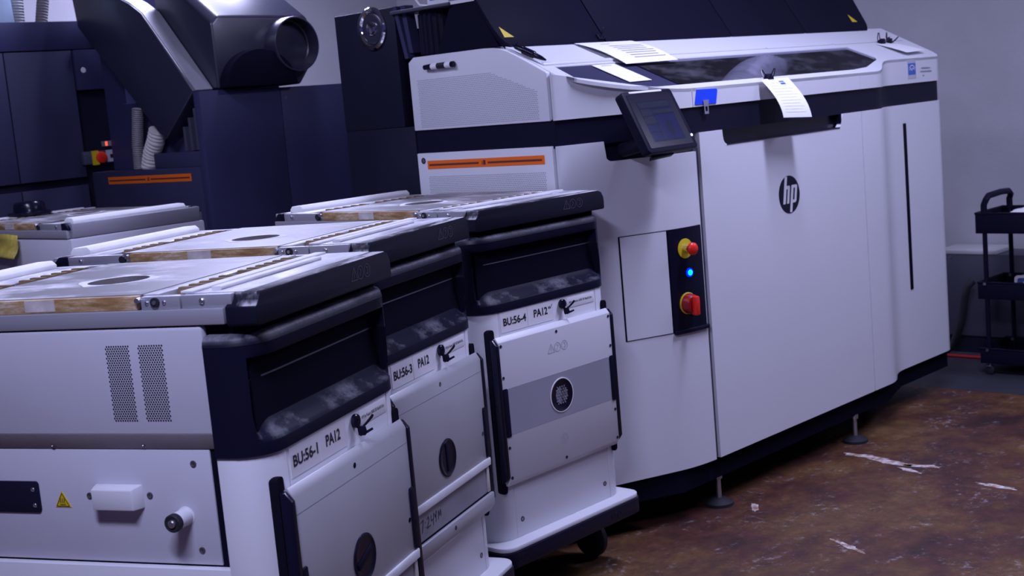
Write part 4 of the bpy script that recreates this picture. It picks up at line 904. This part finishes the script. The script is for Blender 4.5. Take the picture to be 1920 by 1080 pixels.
sp = MB().box(3.36-CU, 3.52-CU, 6.270-CV, 6.305-CV, 1.535, 1.60).build('switch_panel', M['greybox'], cb, bevel=.002)
MB().box(3.405-CU, 3.44-CU, 6.262-CV, 6.272-CV, 1.530, 1.602).build('yellow_plate', M['yellow'], sp)
MB().lathe(cl(3.452, 6.268, 1.566), (0, -1, 0), [(0, .030), (.018, .028), (.022, .02)], 20).build('red_rotary_switch', M['red'], sp)
MB().box(3.485-CU, 3.55-CU, 6.262-CV, 6.272-CV, 1.540, 1.600).build('breaker_plate', M['inkfaint'], sp)
MB().box(3.503-CU, 3.53-CU, 6.258-CV, 6.264-CV, 1.560, 1.578).build('breaker', M['ink'], sp)
MB().box(3.484-CU, 3.53-CU, 6.262-CV, 6.30-CV, 1.620, 1.646).build('small_switch', M['inkgrey'], sp)
MB().box(3.484-CU, 3.494-CU, 6.256-CV, 6.264-CV, 1.622, 1.644).build('red_light', M['ledred'], sp)
# things on top of the cabinet
for i, (du, lean, r_, m_, lb) in enumerate(((3.175, .02, .040, 'hosesmoke', 'grey corrugated hose rising from the cabinet top, left of the pair'), (3.305, .07, .030, 'hosegrey', 'dark corrugated hose rising from the cabinet top, right of the pair'))):
    hh = on_frame('cabinet_hose', du, 6.42, 2.258, label=lb, cat='hose', group='hoses on the cabinet')
    hose([(0, 0, 0), (lean*.5, 0, .16), (lean*1.6, 0, .34), (lean*2.4, 0, .5)], r_, 'hose_body', M[m_], hh, .014, .12, 14)
pc = on_frame('pale_blue_column', 3.085, 6.40, 2.258, label='pale blue plastic column on the cabinet beside the hoses', cat='column')
MB().prism([(-.045, 0), (.050, 0), (.030, .40), (-.050, .40)], 'y', -.05, .05).build('column_body', M['bluegrey'], pc, bevel=.008)
ft = on_frame('chrome_fitting', 2.985, 6.36, 2.258, label='small chrome pipe fitting on the cabinet at the far left', cat='fitting')
MB().lathe((0, 0, 0), (0, 0, 1), [(0, .03), (.02, .03), (.022, .018), (.05, .018), (.052, .026), (.065, .026)], 18).build('fitting_body', M['chrome'], ft)
# yellow sheet and a small dark pump on the rear build unit
def bu2(x, y, z): return local(POSE[2], x, y, z)
ys = empty('yellow_sheet', bu2(.592, .46, 1.20), POSE[2][2], 'yellow plastic sheet hanging on the side of the background build unit', 'plastic sheet')
m = MB(); N = 8
pr = [(.000, .085), (.004, .06), (.003, .035), (.012, .012), (.026, -.005), (.030, -.014)]
for (x, z) in pr:
    for y in (-.16, -.05, .06, .17): m.v.append((x + .004*math.sin(40*y), y, z - .01*math.cos(30*y)))
for i in range(len(pr)-1):
    for j in range(3): a = 4*i+j; m.f.append((a, a+1, a+5, a+4))
ob = m.build('sheet', M['yellowcloth'], ys); sm = ob.modifiers.new('thick', 'SOLIDIFY'); sm.thickness = .003
dp = empty('clear_black_cap', bu2(.27, .14, 1.3375), POSE[2][2], 'small glossy black cap standing on the background build unit', 'cap')
MB().lathe((0, 0, 0), (0, 0, 1), [(0, .10), (.012, .10), (.016, .075), (.05, .07), (.06, .06), (.06, .001)], 24).build('cap_body', M['blackgloss'], dp)

# ------------------------------------------------------------------ right side: cart, grey cabinet, cable
KU, KV = 6.86, 2.72
ct = in_frame('utility_cart', KU, KV, label='black three tier utility cart with a loop handle by the right wall', cat='cart')
def kl(u, v, z): return (u-KU, v-KV, z)
u0, u1, v0, v1 = 6.69, 7.03, 2.28, 3.135
def tray(z0, z1, key):
    t_ = MB().box(u0-KU, u1-KU, v0-KV, v1-KV, z0, z0+.006).build('tray', M['black'], ct)
    m = MB()
    for a_, b_, c_, d_ in ((u0, u0+.006, v0, v1), (u1-.006, u1, v0, v1), (u0, u1, v0, v0+.006), (u0, u1, v1-.006, v1)): m.box(a_-KU, b_-KU, c_-KV, d_-KV, z0, z1)
    m.build('tray_wall', M['black'], t_, bevel=.002)
    m = MB()
    for a_, b_ in ((u0+.012, u0+.012), (u0+.012, u1-.012)): pass
    m.tube([kl(u0+.002, v0, z1), kl(u0+.002, v1, z1), kl(u1-.002, v1, z1), kl(u1-.002, v0, z1)], .006, 8).build('tray_rim', M['blackgloss'], t_); return t_
tray(.760, .866, 'a'); tray(.410, .498, 'b'); tray(.062, .141, 'c')
for u in (u0+.012, u1-.012):
    for v in (v0+.05, v1-.045):
        MB().tube([kl(u, v, .075), kl(u, v, .86)], .0125, 12).build('post', M['black'], ct)
        for z in (.141, .498): MB().cyl(kl(u-.013, v+.004, z-.006), (-1, 0, 0), .008, .006, 10).build('bolt', M['screw'], ct)
        cs = MB().box(u-.016-KU, u+.016-KU, v-.012-KV, v+.012-KV, .044, .064).build('caster', M['chrome'], ct, bevel=.002)
        MB().lathe(kl(u-.010, v, .028), (1, 0, 0), [(0, .020), (.003, .026), (.017, .026), (.020, .020)], 20).build('wheel', M['rubber'], cs)
for v in (v1-.045,):
    hd_ = [kl(u0+.012, v, .86), kl(u0+.012, v, .91), kl(u0+.016, v-.01, .935), kl(u0+.045, v-.012, .955), kl(u0+.20, v-.012, .960), kl(u1-.05, v-.012, .955), kl(u1-.016, v-.01, .935), kl(u1-.012, v, .91), kl(u1-.012, v, .86)]
    MB().tube(hd_, .0165, 12).build('handle', M['black'], ct)
cc = on_frame('crumpled_wipe', 6.83, 2.93, .845, label='crumpled white and red wipe lying in the top tray of the cart', cat='wipe')
m = MB(); random.seed(3)
for i in range(9):
    for j in range(6): m.v.append(((i-4)*.020, (j-2.5)*.022, .028*math.exp(-((i-4)**2+(j-2.5)**2)/9)+random.uniform(0, .012)))
for i in range(8):
    for j in range(5): a = i*6+j; m.f.append((a, a+1, a+7, a+6))
m.build('wipe', M['paper'], cc); MB().box(-.02, .02, -.075, -.052, 0, .016).build('red_corner', M['red'], cc, bevel=.004)
bx = on_frame('dark_tool_case', 6.90, 2.60, .7675, label='dark flat tool case in the top tray of the cart', cat='tool case')
MB().box(-.10, .10, -.20, .20, 0, .125).build('case_body', M['blackmatte'], bx, bevel=.008); MB().box(-.03, .03, .20, .215, .09, .11).build('latch', M['yellowcloth'], bx)
b2 = on_frame('blue_box', 6.83, 2.80, .4165, label='blue box with pale rounded rim in the middle tray of the cart', cat='box')
MB().box(-.09, .09, -.20, .155, 0, .110).build('box_body', M['boxblue'], b2, bevel=.012)
MB().prism(rrect(-.20, .155, .004, .118, .02), 'x', -.094, -.088, [rrect(-.185, .140, .018, .104, .012)]).build('pale_rim', M['greytop'], b2)
bars([[(a_, .06), (a_+.012, .06), (a_+.012, .085), (a_, .085)] for a_ in (.02, .045, .07, .10)], b2, (-.0915, .13, 0), (0, -1, 0), (0, 0, 1), M['inkfaint'], 'box_print')
gc = in_frame('floor_cabinet', 7.33, 3.30, label='low grey metal cabinet with pale top against the right wall', cat='cabinet')
MB().box(-.15, .10, -.55, .30, .10, .575).build('cabinet_body', M['greybox'], gc, bevel=.004)
MB().box(-.14, .09, -.54, .29, 0, .10).build('plinth', M['blackmatte'], gc)
MB().box(-.155, .10, -.05, .305, .575, .598).build('cabinet_top', M['greytop'], gc, bevel=.003)
MB().lathe((-.15, .22, .555), (-1, 0, 0), [(0, .008), (.003, .007)], 10).build('screw', M['screw'], gc)
kc = on_frame('black_cable', 7.10, 3.33, 0, label='thick black cable hanging down in front of the low grey cabinet', cat='cable')
MB().tube([(0, .22, .010), (0, .16, .05), (.0, .10, .20), (0, .075, .34), (0, .06, .40), (.03, .04, .43)], .022, 10).build('cable_run', M['rubber'], kc)
rc = on_frame('red_cable', 7.04, 3.33, 0, label='thin red cable lying on the floor along the wall', cat='cable')
MB().tube([(0, .40, .010), (0, .10, .010), (.0, -.10, .010)], .010, 8).build('cable_run', M['redcable'], rc)

POWDER = [(5.16, 2.97, .10, .022, 1.62), (5.12, 2.83, .12, .030, 1.42), (5.13, 2.68, .07, .022, 1.75), (5.05, 2.70, .06, .018, 1.3), (5.00, 2.30, .08, .020, 1.5), (4.32, 3.00, .06, .016, .6), (4.10, 2.45, .09, .014, 1.2)]
# white powder spilled on the floor in front of the printer
random.seed(11); sp_ = MB()
for (uc, vc, ln, wd, an) in POWDER:
    pts = []
    for k in range(18):
        a_ = 2*math.pi*k/18; q = .65+random.random()*.6; x, y = ln*math.cos(a_)*q, wd*math.sin(a_)*q
        pts.append((uc + x*math.cos(an) - y*math.sin(an), vc + x*math.sin(an) + y*math.cos(an)))
    sp_.prism(pts, 'z', 0, .0012)
o = sp_.build('spilled_powder', M['powder'], smooth=False); _place(o); tag(o, 'streaks of white powder spilled on the brown floor before the printer', 'powder', kind='stuff')

# ------------------------------------------------------------------ drawing units to metres
# the machines were drawn in units of 1.042 m (fixed by their feet and by the clearance to the build units), the things by the wall in units of 1.024 m
def to_metres(o, k):
    z0 = (0 - 1.66)*k + EYE; L_ = o.location
    z = L_.z; nz = (z-1.66)*k + EYE; shift = 0
    if abs(z) < 1e-6: nz, shift = 0, z0
    o.location = (L_.x*k, L_.y*k, nz)
    def walk(p, sh_):
        for c in p.children:
            c.location = c.location*k
            if c.type == 'MESH':
                me = c.data
                if me.users > 1: me = me.copy(); c.data = me
                me.transform(Matrix.Translation((0, 0, sh_)) @ Matrix.Scale(k, 4))
            walk(c, sh_)
    walk(o, shift)
NEAR = {'utility_cart', 'crumpled_wipe', 'dark_tool_case', 'blue_box', 'floor_cabinet', 'black_cable', 'red_cable'}
SKIP = {'build_unit', 'magnetic_clip', 'ceiling_light', 'yellow_sheet', 'clear_black_cap'}
for o in [o for o in scene.objects if o.parent is None and o.type == 'EMPTY']:
    base = o.name.split('.')[0]
    if base in SKIP: continue
    to_metres(o, EYE/1.66 if base in NEAR else 1.042)
